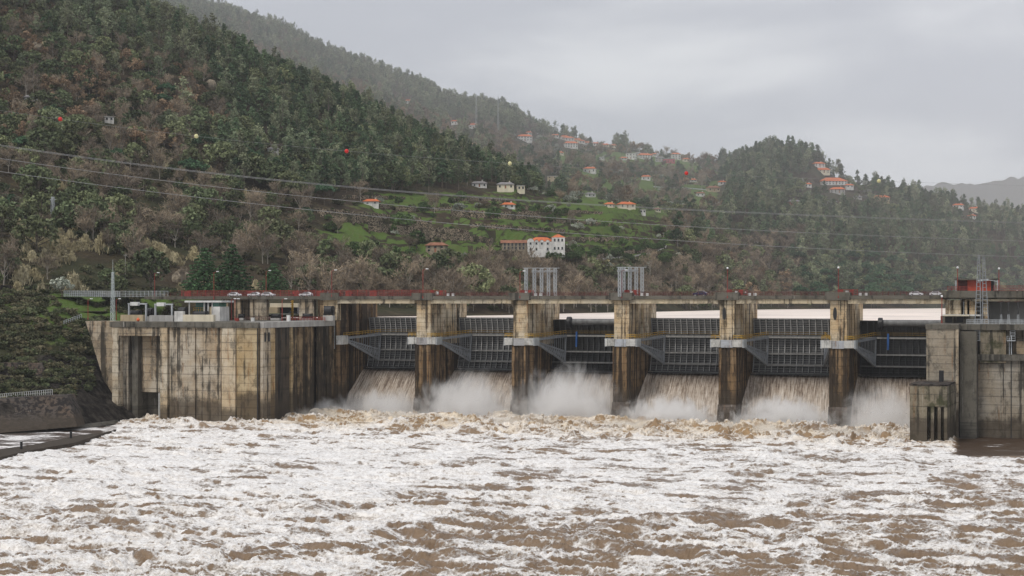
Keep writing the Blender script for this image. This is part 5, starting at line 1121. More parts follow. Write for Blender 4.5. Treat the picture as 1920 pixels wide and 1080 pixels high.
HOUSES += [(1090, 268, 12, 6, 'o', 'w', 1, 'small white house tucked under the skyline row, left end', 1500), (1150, 273, 12, 5, 'o', 'c', 1, 'small cream house past the end of the skyline row', 1500), (1196, 291, 12, 5, 'g', 'w', 1, 'grey roofed house just above the flat roofed block', 1500), (1226, 293, 12, 5, 'o', 'w', 1, 'little house peeping above the long white building', 1500),
 (1286, 303, 13, 6, 'o', 'c', 1, 'cream house right of the tall stacked roofs', 1500), (1298, 300, 10, 5, 'n', 'w', 1, 'white garage at the right end of the upper village', 1500), (1592, 352, 16, 6, 'o', 'w', 1, 'small white annex at the right end of the long villa', 1350), (1608, 373, 16, 5, 'g', 'g', 1, 'long grey wall-like shed left of the square tan house', 1350),
 (1514, 350, 14, 6, 'o', 'w', 1, 'white house half hidden left of the long villa', 1350), (1128, 300, 12, 5, 'g', 'w', 1, 'dark roofed barn between the cluster and the village', 1500), (1050, 290, 12, 5, 'o', 'c', 1, 'cream house under the lowest white house', 1500), (1300, 341, 12, 5, 'o', 'w', 1, 'small house by the right end of the valley road', 1500)]
HOUSES = [h for h in HOUSES if h[2] > 0]
hp = []
for h in HOUSES:
    p, Z = ground(h[0], h[1], h[8]); hp.append((p, Z))
MANOR = ground(1000, 474, 0)
keep = np.ones(len(cpx), bool)
for (p, Z), h in list(zip(hp, HOUSES))+[(MANOR, (1000, 478, 135, 30))]:
    keep &= ~((np.abs(cpx-h[0]) < h[2]*.6+3*FPX/cZ*.9) & (cZ < Z+14) & (cpy > h[1]-4) & (cpy-11*FPX/cZ < h[1]-1) & (cZ > Z-400))
kinds = np.full(len(cpx), '', dtype=object); area = Zlo*0
def put(mask, probs):
    """probs: list of (kind, cumulative density share)"""
    global kinds
    lo = 0
    for k, pr in probs: kinds[mask & (kinds == '') & (u >= lo) & (u < lo+pr)] = k; lo += pr
    kinds[mask & (kinds == '')] = '-'
DENS = 1.0
ridge2 = (cZ > 1520) & (cpx < 1362); rightw = cpx >= 1352+nz2*25; terr = (np.abs(cpx-910) < 350) & (cpy > 362) & (cpy < 482) & (cpx > 575) & (cpx < 1262) & (cZ < 1300) & (cpx*.28+cpy > 545)
sk = cZ < 1500
put(sk & (cpy > 478) & (cpy < 512) & (cpx > 640) & (cpx < 1290) & (cZ > 640), [('hedge_tree', .12), ('shrub', .25), ('olive', .03)])
put(terr & (nz2 > .12), [('hedge_tree', .08), ('olive', .04), ('shrub', .13), ('bare', .02)]); put(terr & (cpx > 1000), [('olive', .04), ('hedge_tree', .05), ('shrub', .04)]); put(terr, [('hedge_tree', .015), ('shrub', .04), ('olive', .008)])
put(rightw & (cpx < 1500+nz*80) & (cpy > 455) & (cZ < 1400), [('bare', .42), ('oak', .14), ('eucalyptus', .08), ('shrub', .2), ('russet', .04)])
put(rightw & (cpy > 500) & (cpx > 1480), [('umbrella', .34), ('eucalyptus', .2), ('oak', .2)])
put(rightw & (np.abs(cpx-1560) < 75) & (cpy > 335) & (cpy < 392) , [('oak', .10), ('shrub', .15), ('olive', .1), ('pine', .04)])
put(rightw & (cpy > 400), [('eucalyptus', .34), ('pine', .38), ('oak', .1)])
put(rightw, [('pine', .55), ('eucalyptus', .25), ('oak', .08)])
put(ridge2 & (cpx > 960) & (cpy > 255+ (cpx-960)*.12), [('bare', .09), ('olive', .08), ('hedge_tree', .12), ('shrub', .10), ('russet', .035), ('oak', .02), ('pine', .012)])
rl = np.interp(cpx, gpx, GPY[sum(SUB[:7])])
put(ridge2 & (cpy-rl < 34+nz*25), [('eucalyptus', .55), ('pine', .16), ('bare', .1)])
put(ridge2 & (nz2 > -.12), [('russet', .22), ('bare', .3), ('shrub', .15), ('eucalyptus', .12)]); put(ridge2, [('eucalyptus', .22), ('bare', .28), ('russet', .12), ('oak', .1)])
r1 = np.interp(cpx, gpx, GPY[sum(SUB[:4])])
put((cZ < 1560) & (cpx > 1050+nz*30) & (cpx < 1345) & (cpy > 292) & (cpy < 405), [('shrub', .10), ('olive', .05), ('hedge_tree', .07), ('bare', .06), ('russet', .02), ('oak', .015)])
put(sk & (cpx > 430+nz*60) & (cpy < 372+nz*10) & (cpx < 1130), [('pine', .52), ('eucalyptus', .22), ('oak', .16)])
put(sk & (cpy-r1 < 80+nz*60) & (cpx < 520), [('pine', .24), ('eucalyptus', .38), ('oak', .10)])
put(sk & (cpy > 478) & (cpx > 520), [('bare', .62), ('oak', .08), ('shrub', .14), ('cane', .02)])
put(sk & (cpx > 620) & (cpx < 1360), [('bare', .16), ('oak', .22), ('pine', .10), ('hedge_tree', .08), ('shrub', .2), ('olive', .05)])
put(sk & (cpy > 300) & (nz > .18), [('bare', .32), ('shrub', .34), ('oak', .10), ('cane', .06)])
put(sk & (cpy > 300), [('oak', .18), ('bare', .24), ('shrub', .26), ('cane', .05), ('umbrella', .012)])
put(sk & (nz > -.02), [('russet', .16), ('bare', .16), ('oak', .12), ('shrub', .26), ('cane', .01)]); put(sk, [('oak', .28), ('eucalyptus', .07), ('bare', .12), ('shrub', .24), ('russet', .07), ('umbrella', .01)])
put(np.ones(len(cpx), bool), [('bare', .2), ('oak', .2), ('shrub', .2)])
for fx, fy in ((819, 473), (1000, 476)): keep &= ~((np.abs(cpx-fx) < (38 if fx < 900 else 72)) & (cpy > fy-6) & (cpy < fy+34) & ~np.isin(kinds, ['shrub']) & (cpy-11*FPX/cZ < fy-4))
keep &= (kinds != '-')
big_ = ~np.isin(kinds, ['shrub', 'cane'])
keep &= ~(big_ & (cpx > 10) & (cpx < 200) & (cpy > 418) & (cZ < 800) & (rs_.uniform(0, 1, len(cpx)) < .8)) & ~(big_ & (cpx > 345) & (cpx < 545) & (cpy > 500) & (cZ < 700)) & ~(big_ & (cpx > 280) & (cpx < 350) & (cpy > 460) & (cZ < 800) & (rs_.uniform(0, 1, len(cpx)) < .7))
cpx, cZ, ch, cpy, cX, cY, kinds, u = [a[keep] for a in (cpx, cZ, ch, cpy, cX, cY, kinds, u)]
# thin out: keep spacing by kind with a coarse cell test
order = rs_.permutation(len(cpx)); cell = {}; sel = []
RAD = {'pine': 4.6, 'eucalyptus': 4.6, 'oak': 5.2, 'umbrella': 6.8, 'olive': 4.5, 'bare': 4.6, 'russet': 5, 'cane': 3.4, 'shrub': 2.9, 'hedge_tree': 3.6}
for i in order:
    r = RAD[kinds[i]]*(1.08 if cZ[i] < 1500 else 1.35); k = (int(cX[i]//r), int(cY[i]//r), r)
    if k in cell: continue
    cell[k] = 1; sel.append(i)
sel = np.array(sel)
cpx, cZ, ch, cpy, cX, cY, kinds = [a[sel] for a in (cpx, cZ, ch, cpy, cX, cY, kinds)]
pts = [(kinds[i], cX[i], cY[i], ch[i], cZ[i], cpx[i], cpy[i], (.62+.85*rs_.uniform()**1.4)*(1.3 if kinds[i] == 'oak' and cZ[i] < 1000 else 1.1)) for i in range(len(cpx))]
# groups placed by hand
def hand(kind, lst, sc=1.0):
    for px, py in lst:
        p, Z = ground(px, py); pts.append((kind, p.x, p.y, p.z, Z, px, py, sc*rs_.uniform(.9, 1.15)))
hand('cane', [(60+k*8+rs_.uniform(-3, 3), 462+rs_.uniform(-10, 14)) for k in range(14)]+[(290+k*5, 468+k*3.2) for k in range(10)]+[(40+k*6, 520+rs_.uniform(-6, 8)) for k in range(6)]+[(235+rs_.uniform(-14, 14), 300+rs_.uniform(-12, 8)) for k in range(9)]+[(60+k*7, 315+k*5) for k in range(9)]+[(360, 352), (368, 356), (350, 348), (175, 305), (190, 303), (1130, 503), (1140, 500), (1150, 506), (1345, 548), (1360, 550), (1375, 549), (1325, 551), (1345, 480), (1360, 490)]+[(90+rs_.uniform(-50, 70), 470+rs_.uniform(-32, 32)) for k in range(26)], .85)
hand('hedge_tree', [(1180+k*3.2, 474-k*.35) for k in range(20)]+[(1108+k*4, 484-k*.4) for k in range(12)]+[(1030+k*4.2, 489) for k in range(16)], 1.0)
hand('umbrella', [(303, 222), (383, 308), (452, 305), (462, 325), (456, 345), (590, 355), (608, 385), (100, 250)], 1.25)
hand('hedge_tree', [(926, 414), (781, 466), (754, 430)], 1.9)
hand('oak', [(230, 470), (240, 478), (175, 400), (160, 410), (150, 380), (530, 330), (560, 350), (580, 345), (700, 490), (690, 495)], 1.2)
hand('pine', [(k, 384+(k-1330)*0-(k-1330)*.0) for k in ()])
counts = {}
indiv = {}
byk = {}
for q in pts: byk.setdefault(q[0], []).append(q)
GRP = {'pine': ('dark conifers of the hillside woods', 'dark green pine standing in the dense hillside woods'), 'eucalyptus': ('grey-green trees of the hillside woods', 'slender grey-green tree in the hillside woods'), 'oak': ('rounded evergreen trees on the slopes', 'rounded dark evergreen tree on the slope'),
 'umbrella': ('bright green umbrella pines', 'bright green umbrella pine with a domed crown'), 'olive': ('silvery olive trees', 'small silvery grey olive tree on a terrace'), 'bare': ('leafless winter trees', 'leafless brown winter tree with a haze of twigs'), 'russet': ('rust brown trees', 'tree with rust brown winter leaves on the slope'),
 'cane': ('yellow cane clumps', 'clump of tall yellow cane on the slope'), 'shrub': ('low scrub bushes', 'low olive brown bush on the hillside'), 'hedge_tree': ('round green orchard trees', 'round dark green orchard tree by the terraces')}
def place(mesh_set, kd, loc, rz, s, parts, label, group, z=.0):
    nm, cat, fm_, bk = KINDS_[kd]; cm, tm, full = mesh_set
    if parts and tm is not None:
        r = bpy.data.objects.new(nm, None); r.empty_display_size = .5; col.objects.link(r)
        a = bpy.data.objects.new('crown', cm); b_ = bpy.data.objects.new('trunk', tm); col.objects.link(a); col.objects.link(b_); a.parent = r; b_.parent = r
    else: r = bpy.data.objects.new(nm, full); col.objects.link(r)
    r.location = loc; r.rotation_euler = (0, 0, rz); r.scale = (s*rs_.uniform(.85, 1.15), s*rs_.uniform(.85, 1.15), s); r['label'] = label; r['category'] = cat
    if group: r['group'] = group
    return r
def scatter_stuff(name, kd, lst):
    V = np.array([(q[1], q[2], q[3]) for q in lst]); me = bpy.data.meshes.new(name); me.vertices.add(len(V)); me.vertices.foreach_set('co', V.astype(np.float32).ravel())
    for an, typ, val in (('size', 'FLOAT', [q[7] for q in lst]), ('turn', 'FLOAT', rs_.uniform(0, 6.28, len(V))), ('pick', 'INT', rs_.integers(0, 3, len(V)))):
        at_ = me.attributes.new(an, typ, 'POINT'); at_.data.foreach_set('value', np.array(val, dtype=np.float32 if typ == 'FLOAT' else np.int32))
    me.update(); o = link(name, me, kind='stuff')
    ng = bpy.data.node_groups.new(name, 'GeometryNodeTree'); ng.interface.new_socket('Geometry', in_out='INPUT', socket_type='NodeSocketGeometry'); ng.interface.new_socket('Geometry', in_out='OUTPUT', socket_type='NodeSocketGeometry')
    n_ = ng.nodes; L = ng.links; gi = n_.new('NodeGroupInput'); go = n_.new('NodeGroupOutput'); iop = n_.new('GeometryNodeInstanceOnPoints'); jn = n_.new('GeometryNodeJoinGeometry')
    for cm, tm, full in reversed(LIB[kd]):
        so = bpy.data.objects.new(KINDS_[kd][0], full); oi = n_.new('GeometryNodeObjectInfo'); oi.inputs['Object'].default_value = so; oi.inputs['As Instance'].default_value = True; L.new(oi.outputs['Geometry'], jn.inputs[0])
    def attr(nm, dt): a = n_.new('GeometryNodeInputNamedAttribute'); a.data_type = dt; a.inputs['Name'].default_value = nm; return a.outputs['Attribute']
    L.new(gi.outputs[0], iop.inputs['Points']); L.new(jn.outputs[0], iop.inputs['Instance']); iop.inputs['Pick Instance'].default_value = True; L.new(attr('pick', 'INT'), iop.inputs['Instance Index'])
    cx_ = n_.new('ShaderNodeCombineXYZ'); L.new(attr('turn', 'FLOAT'), cx_.inputs[2]); er_ = n_.new('FunctionNodeEulerToRotation'); L.new(cx_.outputs[0], er_.inputs[0]); L.new(er_.outputs[0], iop.inputs['Rotation']); L.new(attr('size', 'FLOAT'), iop.inputs['Scale'])
    L.new(iop.outputs[0], go.inputs[0]); md = o.modifiers.new('scatter', 'NODES'); md.node_group = ng
    return o
SN = {'pine': 'pine_woods', 'eucalyptus': 'eucalyptus_woods', 'oak': 'evergreen_woods', 'umbrella': 'umbrella_pine_woods', 'olive': 'olive_woods', 'bare': 'bare_woods', 'russet': 'russet_woods', 'cane': 'cane_foliage', 'shrub': 'undergrowth', 'hedge_tree': 'orchard_woods'}
WHERE = lambda q: ('on the far right hillside' if q[5] > 1352 else 'on the far hazy slope' if q[4] > 1500 else 'on the left hillside' if q[5] < 560 else 'on the middle slopes behind the dam')
tot = 0
for kd, lst in byk.items():
    rn = random.Random(1); lst.sort(key=lambda q: q[4]/q[7])
    vis_ = [q for q in lst if -20 < q[5] < 1940 and -10 < q[6] < 572]; rest = [q for q in lst if not (-20 < q[5] < 1940 and -10 < q[6] < 572)]
    cap_ = 100 if kd == 'shrub' else 298; near_, far_ = vis_[:cap_], vis_[cap_:]+rest; tot += len(lst); counts[kd] = len(lst)
    for i, q in enumerate(near_):
        g, l = GRP[kd]; w_ = WHERE(q); pr = KINDS_[kd][0]
        lab = {'pine': 'dark green pine ', 'eucalyptus': 'slender grey-green tree ', 'oak': 'rounded dark evergreen tree ', 'umbrella': 'bright green umbrella pine ', 'olive': 'small silvery olive tree ', 'bare': 'leafless brown winter tree ', 'russet': 'rust brown leaved tree ', 'cane': 'clump of tall yellow cane ', 'shrub': 'low olive brown bush ', 'hedge_tree': 'round dark green orchard tree '}[kd]+w_
        place(LIB[kd][i % 3], kd, (q[1], q[2], q[3]-.3), rn.uniform(0, 6.28), q[7], i < 60, lab, g+' '+w_)
    if far_: scatter_stuff(SN[kd], kd, far_)
print('TREES', tot, counts)
# three cedars by the road, the pale bush and others that stand out
for k, (px, w_, l) in enumerate(((383, .93, 'left cedar of three beside the dam road'), (436, .98, 'broad middle cedar of three beside the dam road'), (514, .62, 'small cedar standing apart right of the two large ones'))):
    p = P(px, 582, 551); place(LIB['cedar'][k], 'cedar', (p.x, p.y, p.z), k*2, w_, True, l, 'cedars beside the dam road')
def bank(px, j):
    c = int(np.clip(round((px+500)/1140*259), 0, 259)); r = int(np.argmin(np.abs(BJ[:, c]-j))); return Vector(BV[r, c])
p = bank(116, 4.9); place(LIB['olive'][0], 'olive', p, 0, 1.6, True, 'round silvery bush at the roadside above the grassy bank', None)
rn = random.Random(9)
bl = []
for k in range(330):
    px = rn.uniform(-30, 330); j = rn.uniform(2.1, 5.6)
    if px > 170 and j < 4: continue
    if 100 < px < 200 and j > 4 and rn.random() < .5: continue
    p = bank(px, j); bl.append(('shrub', p.x, p.y, p.z-.2, 500, px, 0, rn.uniform(.55, 1.15)))
for k in range(640):
    px = rn.uniform(-160, 215); j = rn.uniform(1.9, 4.9)
    if px > 85 and j > 4.1: continue
    if px > 175 and j < 3.6: continue
    p = bank(px, j); bl.append(('shrub', p.x, p.y, p.z-.2, 500, px, 0, rn.uniform(.5, 1.0)))
scatter_stuff('bank_undergrowth', 'shrub', bl[190:])
for i, q in enumerate(bl[:190]): place(LIB['shrub'][i % 3], 'shrub', (q[1], q[2], q[3]), rn.uniform(0, 6), q[7], False, 'low brown-green bush on the near left bank', 'low scrub on the near left bank')

# ------------------------------------------------------------------ houses
RM = {'o': M_ROOF, 'b': M_ROOFO, 'g': M_ROOFG, 'n': M_HGREY}; WM = {'w': M_HWHITE, 'c': M_CREAM, 'g': M_HGREY, 's': M_STONE, 'y': M_TAN, 't': M_TAN, 'p': M_PINK, 'r': M_ROOFO}
WIN = MB().box(-.5, .5, -.06, .03, 0, 1.3).box(-.62, .62, -.09, -.02, -.12, -.02, 0).mesh('window', M_GLASS)
DOOR = MB().box(-.5, .5, -.05, .03, 0, 2.1).mesh('door', M_ROOFO)
def house(p, rz, w_, d_, h_, roof, wall, st, label, hip=True, base=2.5):
    t = empty('house', p, rz, label, 'house', 'houses on the hills')
    MB().box(-w_/2, w_/2, -d_/2, d_/2, -base, h_).build('wall', wall, t)
    if roof is M_HGREY:
        rf = MB().box(-w_/2-.3, w_/2+.3, -d_/2-.3, d_/2+.3, h_, h_+.4).build('roof', M_TEAL if wall is M_PINK else roof, t)
    else:
        o = .6; rh = min(w_, d_)*.24+.3; k = min(w_, d_)*.42 if hip else 0; a, b_ = w_/2+o, d_/2+o
        mb = MB(); vs = [(-a, -b_, h_), (a, -b_, h_), (a, b_, h_), (-a, b_, h_), (-a, -b_, h_+.18), (a, -b_, h_+.18), (a, b_, h_+.18), (-a, b_, h_+.18)]
        rx = max(a-k, .3) if hip else a
        vs += [(-rx, 0, h_+rh), (rx, 0, h_+rh)]
        rf = mb.add(vs, [(0, 3, 2, 1), (0, 1, 5, 4), (1, 2, 6, 5), (2, 3, 7, 6), (3, 0, 4, 7), (4, 5, 9, 8), (6, 7, 8, 9), (5, 6, 9), (7, 4, 8)]).build('roof', roof, t)
        MB().box(w_*.2, w_*.2+.7, .4, 1.0, h_+rh*.4, h_+rh+.7).box(w_*.2-.1, w_*.2+.8, .3, 1.1, h_+rh+.7, h_+rh+.85).build('chimney', wall, rf)
    n = max(2, int(w_/3.2))
    for s in range(st):
        z = h_*(s+.32)/st
        for k in range(n):
            x = -w_/2+w_*(k+.5)/n
            if s == 0 and k == n//2 and n > 2:
                o = bpy.data.objects.new('door', DOOR); o.location = (x, -d_/2-.02, 0)
            else:
                o = bpy.data.objects.new('window', WIN); o.location = (x, -d_/2-.02, z); o.scale = (1.1, 1, min(1.2, h_/st/2.6))
            col.objects.link(o); o.parent = t
        for k in (-1, 1):
            o = bpy.data.objects.new('window', WIN); o.location = (w_/2+.02, k*d_/5, z); o.rotation_euler.z = math.pi/2; col.objects.link(o); o.parent = t
    return t
rn = random.Random(3)
for (p, Z), h in zip(hp, HOUSES):
    sc = Z/FPX; w_ = h[2]*sc*.93; hh = h[3]*sc*(.72 if h[4] in 'obg' else 1); az = math.atan2(p.y, p.x)-math.pi/2
    house(p, az+rn.uniform(-.3, .45), w_, max(5, w_*.6), hh, RM[h[4]], WM[h[5]], h[6], h[7])
# manor farm
p, Z = MANOR; p = P(1000, Z, 474); az = math.atan2(p.y, p.x)-math.pi/2+.06; sc = Z/FPX
p.z += .6; t = empty('manor_house', p, az, 'white manor with wavy gables, orange roofs and a stone wing, above the road', 'manor')
def mx(px): return (px-1000)*sc
def roofbox(x0, x1, y0, y1, z, rh, mat, hip=True):
    cx, cy = (x0+x1)/2, (y0+y1)/2; a, b_ = (x1-x0)/2+.5, (y1-y0)/2+.5; rx = max(a-(b_*.9 if hip else 0), .2)
    vs = [(cx-a, cy-b_, z), (cx+a, cy-b_, z), (cx+a, cy+b_, z), (cx-a, cy+b_, z), (cx-rx, cy, z+rh), (cx+rx, cy, z+rh)]
    return MB().add(vs, [(0, 3, 2, 1), (0, 1, 5, 4), (2, 3, 4, 5), (1, 2, 5), (3, 0, 4)]).build('roof', mat, t)
MB().box(mx(941), mx(987), -3, 4, -3, 4.3).build('stone_wing', M_STONE, t); roofbox(mx(940), mx(987), -3, 4, 4.3, 1.7, M_ROOFO, False)
MB().box(mx(988), mx(1034), -4, 4, -3, 5.0).build('white_wing', M_HWHITE, t); roofbox(mx(990), mx(1040), -2, 7, 5.3, 2.2, M_ROOF); roofbox(mx(1034), mx(1058), -4.2, 5, 7.2, 1.9, M_ROOF)
MB().box(mx(1034), mx(1058), -4.6, 5, -3, 7.2).build('tall_wing', M_HWHITE, t)
for px, w_ in ((994, 3.0), (1005, 1.6), (1015, 1.6), (1026, 1.6)):
    n = 10; q = [(mx(px)-w_*.6, 4.6)]+[(mx(px)-w_*.6*math.cos(math.pi*i/n), 5.0+w_*.55*math.sin(math.pi*i/n)) for i in range(n+1)]+[(mx(px)+w_*.6, 4.6)]
    MB().prism(q, -4.25, -3.6, 'y').build('gable', M_HWHITE, t)
    MB().prism([(a, b_+.18) for a, b_ in q[1:-1]]+[(a, b_) for a, b_ in reversed(q[1:-1])], -4.35, -3.5, 'y').build('gable_coping', M_ROOFO, t)
for px, z, y in [(x, 1.2, -3.02) for x in range(946, 986, 7)]+[(x, 3.0, -3.02) for x in range(946, 986, 7)]+[(x, 3.6, -4.02) for x in (994, 1005, 1015, 1026)]+[(x, .6, -4.02) for x in (994, 1005, 1026)]+[(x, z, -4.62) for x in (1039, 1046, 1053) for z in (1, 5.2)]:
    o = bpy.data.objects.new('window', WIN); o.location = (mx(px), y, z); o.scale = (.9, 1, 1); col.objects.link(o); o.parent = t

# ------------------------------------------------------------------ terrace walls, roads, poles
def follow(pts_, n=40):
    a = np.array(pts_, float); s = np.linspace(0, 1, n); k = np.linspace(0, 1, len(a)); out = []
    for x, y in zip(np.interp(s, k, a[:, 0]), np.interp(s, k, a[:, 1])): out.append(ground(x, y)[0])
    return out
def ribbon(name, pts_, h, th, mat, label, cat='wall', group=None, kind=None, lift=-.8):
    g = follow(pts_); n = len(g); vs = []; rn = random.Random(len(label))
    for p in g:
        d = Vector((p.x, p.y, 0)).normalized(); hj = h*rn.uniform(.8, 1.12)
        for q, z in ((p-d*.0, lift), (p-d*.0, hj), (p+d*th, hj), (p+d*th, lift)): vs.append((q.x, q.y, p.z+z))
    fs = []
    for i in range(n-1):
        for k in range(4): fs.append((i*4+k, i*4+(k+1) % 4, i*4+4+(k+1) % 4, i*4+4+k))
    fs += [(0, 1, 2, 3), (n*4-1, n*4-2, n*4-3, n*4-4)]
    return tag(MB().add(vs, fs).build(name, mat), label, None if kind else cat, group, kind)
TW = [([(565, 396), (610, 402), (660, 408), (720, 412), (790, 418)], 3.2, 'upper stone terrace wall left of the hut'), ([(600, 406), (660, 418), (740, 424), (810, 428)], 4.0, 'tall ragged terrace wall below the first one'), ([(690, 434), (760, 440), (840, 443), (880, 448)], 4.4, 'pale terrace wall just above the derelict farmhouse'),
 ([(700, 388), (760, 397), (830, 396), (870, 390)], 2.4, 'low terrace wall under the hut with three openings'), ([(845, 406), (900, 409), (960, 411), (1015, 410)], 4.2, 'straight high terrace wall below the tiny white hut'), ([(850, 378), (900, 376), (950, 378)], 2.0, 'short terrace wall below the bungalows'),
 ([(780, 452), (830, 450), (880, 452), (925, 458)], 3.4, 'terrace wall running behind the derelict farmhouse'), ([(880, 426), (940, 430), (1000, 434), (1060, 436)], 2.4, 'terrace wall above the manor roof'), ([(900, 480), (960, 482), (1040, 481), (1100, 483)], 3.2, 'dark terrace wall below the manor'),
 ([(1060, 450), (1120, 452), (1180, 450)], 2.2, 'terrace wall right of the manor'), ([(1030, 418), (1090, 420), (1150, 424)], 2.0, 'terrace wall among the silvery olives'), ([(1010, 396), (1070, 398), (1130, 402)], 1.8, 'terrace wall below the wide hip roofed house'),
 ([(1110, 488), (1180, 478), (1245, 466)], 3.0, 'stone wall supporting the curving lane'), ([(640, 372), (700, 372), (760, 374)], 1.8, 'topmost thin terrace wall under the pines')]
for pp_, h, l in TW: ribbon('terrace_wall', pp_, h, 1.2, M_DRY, l, 'terrace wall', 'stone terrace walls')
TW2 = [(1090, 285, 60), (1120, 276, 60), (1160, 284, 50), (920, 250, 60), (960, 235, 50), (1290, 330, 70), (1300, 345, 60), (1150, 312, 40)]
for i, (x, y, w_) in enumerate(TW2):
    g = [(x-w_/2, y), (x, y+1), (x+w_/2, y+4)]; ribbon('terrace_wall', g, 2.2, 1.2, M_DRY, ['faint terrace wall right of the hilltop cluster', 'uppermost faint terrace wall near the skyline row', 'faint terrace wall left of the upper village', 'faint terrace wall below the pylon foot', 'faint terrace wall under the far ridge end', 'faint terrace wall above the valley road', 'faint terrace wall below the upper village', 'faint terrace wall over the lone orange roofed house'][i], 'terrace wall', 'stone terrace walls')
ribbon('road', [(1100, 489), (1180, 483), (1230, 474), (1250, 462)], .9, 4, M_HGREY, '', kind='structure'); ribbon('road', [(1225, 351), (1280, 353), (1330, 357)], 1.0, 4, M_GALV, '', kind='structure'); ribbon('road', [(655, 532), (700, 526), (770, 519)], 1.0, 4, M_GALV, '', kind='structure')
ribbon('railway_wall', [(20, 424), (90, 428), (165, 432), (210, 436)], 4.5, 2, M_WALLD, 'long black retaining wall along the old line on the left hillside')
ribbon('roadside_wall', [(-60, 545), (0, 546), (50, 547), (92, 548)], 2.2, 1, M_WALLD, 'dark wall with openings along the road at the left edge')
for px, py, ht, l in ((50, 182, 22, 'thin pole by the open shelter'), (143, 190, 18, 'thin pole in the upper left wood'), (231, 224, 22, 'thin white pole right of the white structures'), (508, 276, 24, 'white pole beside the low white hut'), (574, 292, 26, 'grey pole left of the red marker ball'), (418, 265, 20, 'pole near the clearing on the left hillside'), (766, 325, 16, 'pole with a lamp above the olive trees'), (876, 348, 22, 'pole left of the white bungalow'),
 (245, 330, 30, 'slim pole under the power lines'), (121, 430, 36, 'wooden pole right of the hillside pylon'), (235, 522, 46, 'wooden pole behind the lock on the left'), (1271, 463, 20, 'first white pole by the lane bend'), (1285, 463, 18, 'second white pole by the lane bend'), (1244, 452, 16, 'grey pole left of the lane bend'), (1519, 366, 12, 'pole below the wooded dome'), (726, 526, 30, 'grey pole beside the short pale road'), (654, 530, 26, 'grey pole left of the short pale road'), (1351, 400, 14, 'thin pole in the valley wood')):
    p, Z = ground(px, py); h = ht/FPX*Z; t = MB().tube((0, 0, -1), (0, 0, h), .16, .1, 8).beam((-.7, 0, h-.6), (.7, 0, h-.6), .12).tube((.6, 0, h-.6), (.6, 0, h-.2), .08).tube((-.6, 0, h-.6), (-.6, 0, h-.2), .08).build('utility_pole', M_WOODP, None, p); tag(t, l, 'pole', 'utility poles on the slopes')
for px, py, yt, l in ((934, 262, 175, 'tall hazy pylon rising above the far slope houses'), (893, 245, 172, 'hazy pylon beside the far white gabled house')):
    p, Z = ground(px, py, 1400); h = (py-yt)/FPX*Z*.95; t = empty('pylon', p, 0, l, 'pylon', 'pylons on the far slope'); MB().lattice((0, 0, -1), (0, 0, h), 2.0, .6, 12, .07).build('mast', M_GALV, t)
    for f_ in (.82, .93): MB().beam((-2.5, 0, h*f_), (2.5, 0, h*f_), .15).build('cross_arm', M_GALV, t)
def boulder(px, py, s, l):
    p, Z = ground(px, py); mb = MB().ball((0, 0, s*.35), s, 14, 10); me = mb.mesh('boulder', M_STONE)
    for v in me.vertices:
        k = 1+.28*float(fbm(np.array([v.co.x/s*1.3+px]), np.array([v.co.y/s*1.3+v.co.z/s]), 3)[0]); v.co *= k
    o = bpy.data.objects.new('boulder', me); col.objects.link(o); o.location = p; tag(o, l, 'boulder', 'pale boulders on the hillside')
for a in ((166, 38, 3.6, 'tall pale boulder high on the left hillside'), (70, 92, 3, 'pale boulder near the upper left edge'), (168, 76, 2.5, 'pale boulder below the tall one'), (395, 165, 4, 'broad pale rock on the open middle slope'), (340, 530, 3.6, 'grey outcrop on the slope behind the lamps')): boulder(*a)

# ------------------------------------------------------------------ power lines
def cable(name, pts_, Z0, Z1, r, label, twin=0):
    a = np.array(pts_, float); xs_ = np.linspace(a[0, 0], a[-1, 0], 90); cf = np.polyfit(a[:, 0], a[:, 1], 3); ys_ = np.polyval(cf, xs_)
    fu = lambda x: Z0+(Z1-Z0)*(x/1920)
    L = [P(x, fu(x), y) for x, y in zip(xs_, ys_)]; mb = MB()
    for o_ in ((0,) if not twin else (0, twin)):
        for i in range(len(L)-1): mb.tube(L[i]+Vector((0, 0, o_)), L[i+1]+Vector((0, 0, o_)), r, r, 5)
    o = mb.build(name, M_CABLE); tag(o, label, 'power line', 'power lines across the valley'); return lambda x: P(x, fu(x), float(np.polyval(cf, x)))
cable('power_line', [(-150, 250), (0, 272), (480, 334), (960, 377), (1400, 398), (1840, 416), (2080, 424)], 330, 400, .035, 'uppermost of three paired power lines over the valley', .2)
cable('power_line', [(-150, 275), (0, 295), (480, 360), (960, 402), (1400, 431), (1920, 452), (2080, 457)], 330, 400, .042, 'middle of the three power lines over the valley')
cable('power_line', [(-150, 300), (0, 320), (480, 384), (960, 427), (1400, 460), (1920, 481), (2080, 486)], 330, 400, .042, 'lowest of the three power lines over the valley')
bl_ = cable('marker_line', [(-150, 180), (0, 209), (113, 226), (368, 255), (650, 282), (956, 305), (1287, 325), (1648, 341), (1920, 349), (2080, 352)], 340, 400, .018, 'thin wire strung with red and pale marker balls')
for px, m_, l in ((113, M_BALLR, 'red marker ball farthest left over the wood'), (368, M_BALLY, 'pale marker ball over the left hillside'), (650, M_BALLR, 'red marker ball over the dark pines'), (956, M_BALLY, 'pale yellow marker ball near the middle of the picture'), (1287, M_BALLR, 'red marker ball over the valley'), (1648, M_BALLY, 'mustard marker ball against the sky on the right')):
    mb = MB().ball((0, 0, 0), .46, 18, 12); o = mb.build('marker_ball', m_, None, bl_(px), smooth=True); MB().tube((-.5, 0, 0), (.5, 0, 0), .07).build('clamp', M_GALV, o); tag(o, l, 'marker ball', 'marker balls on the wire')

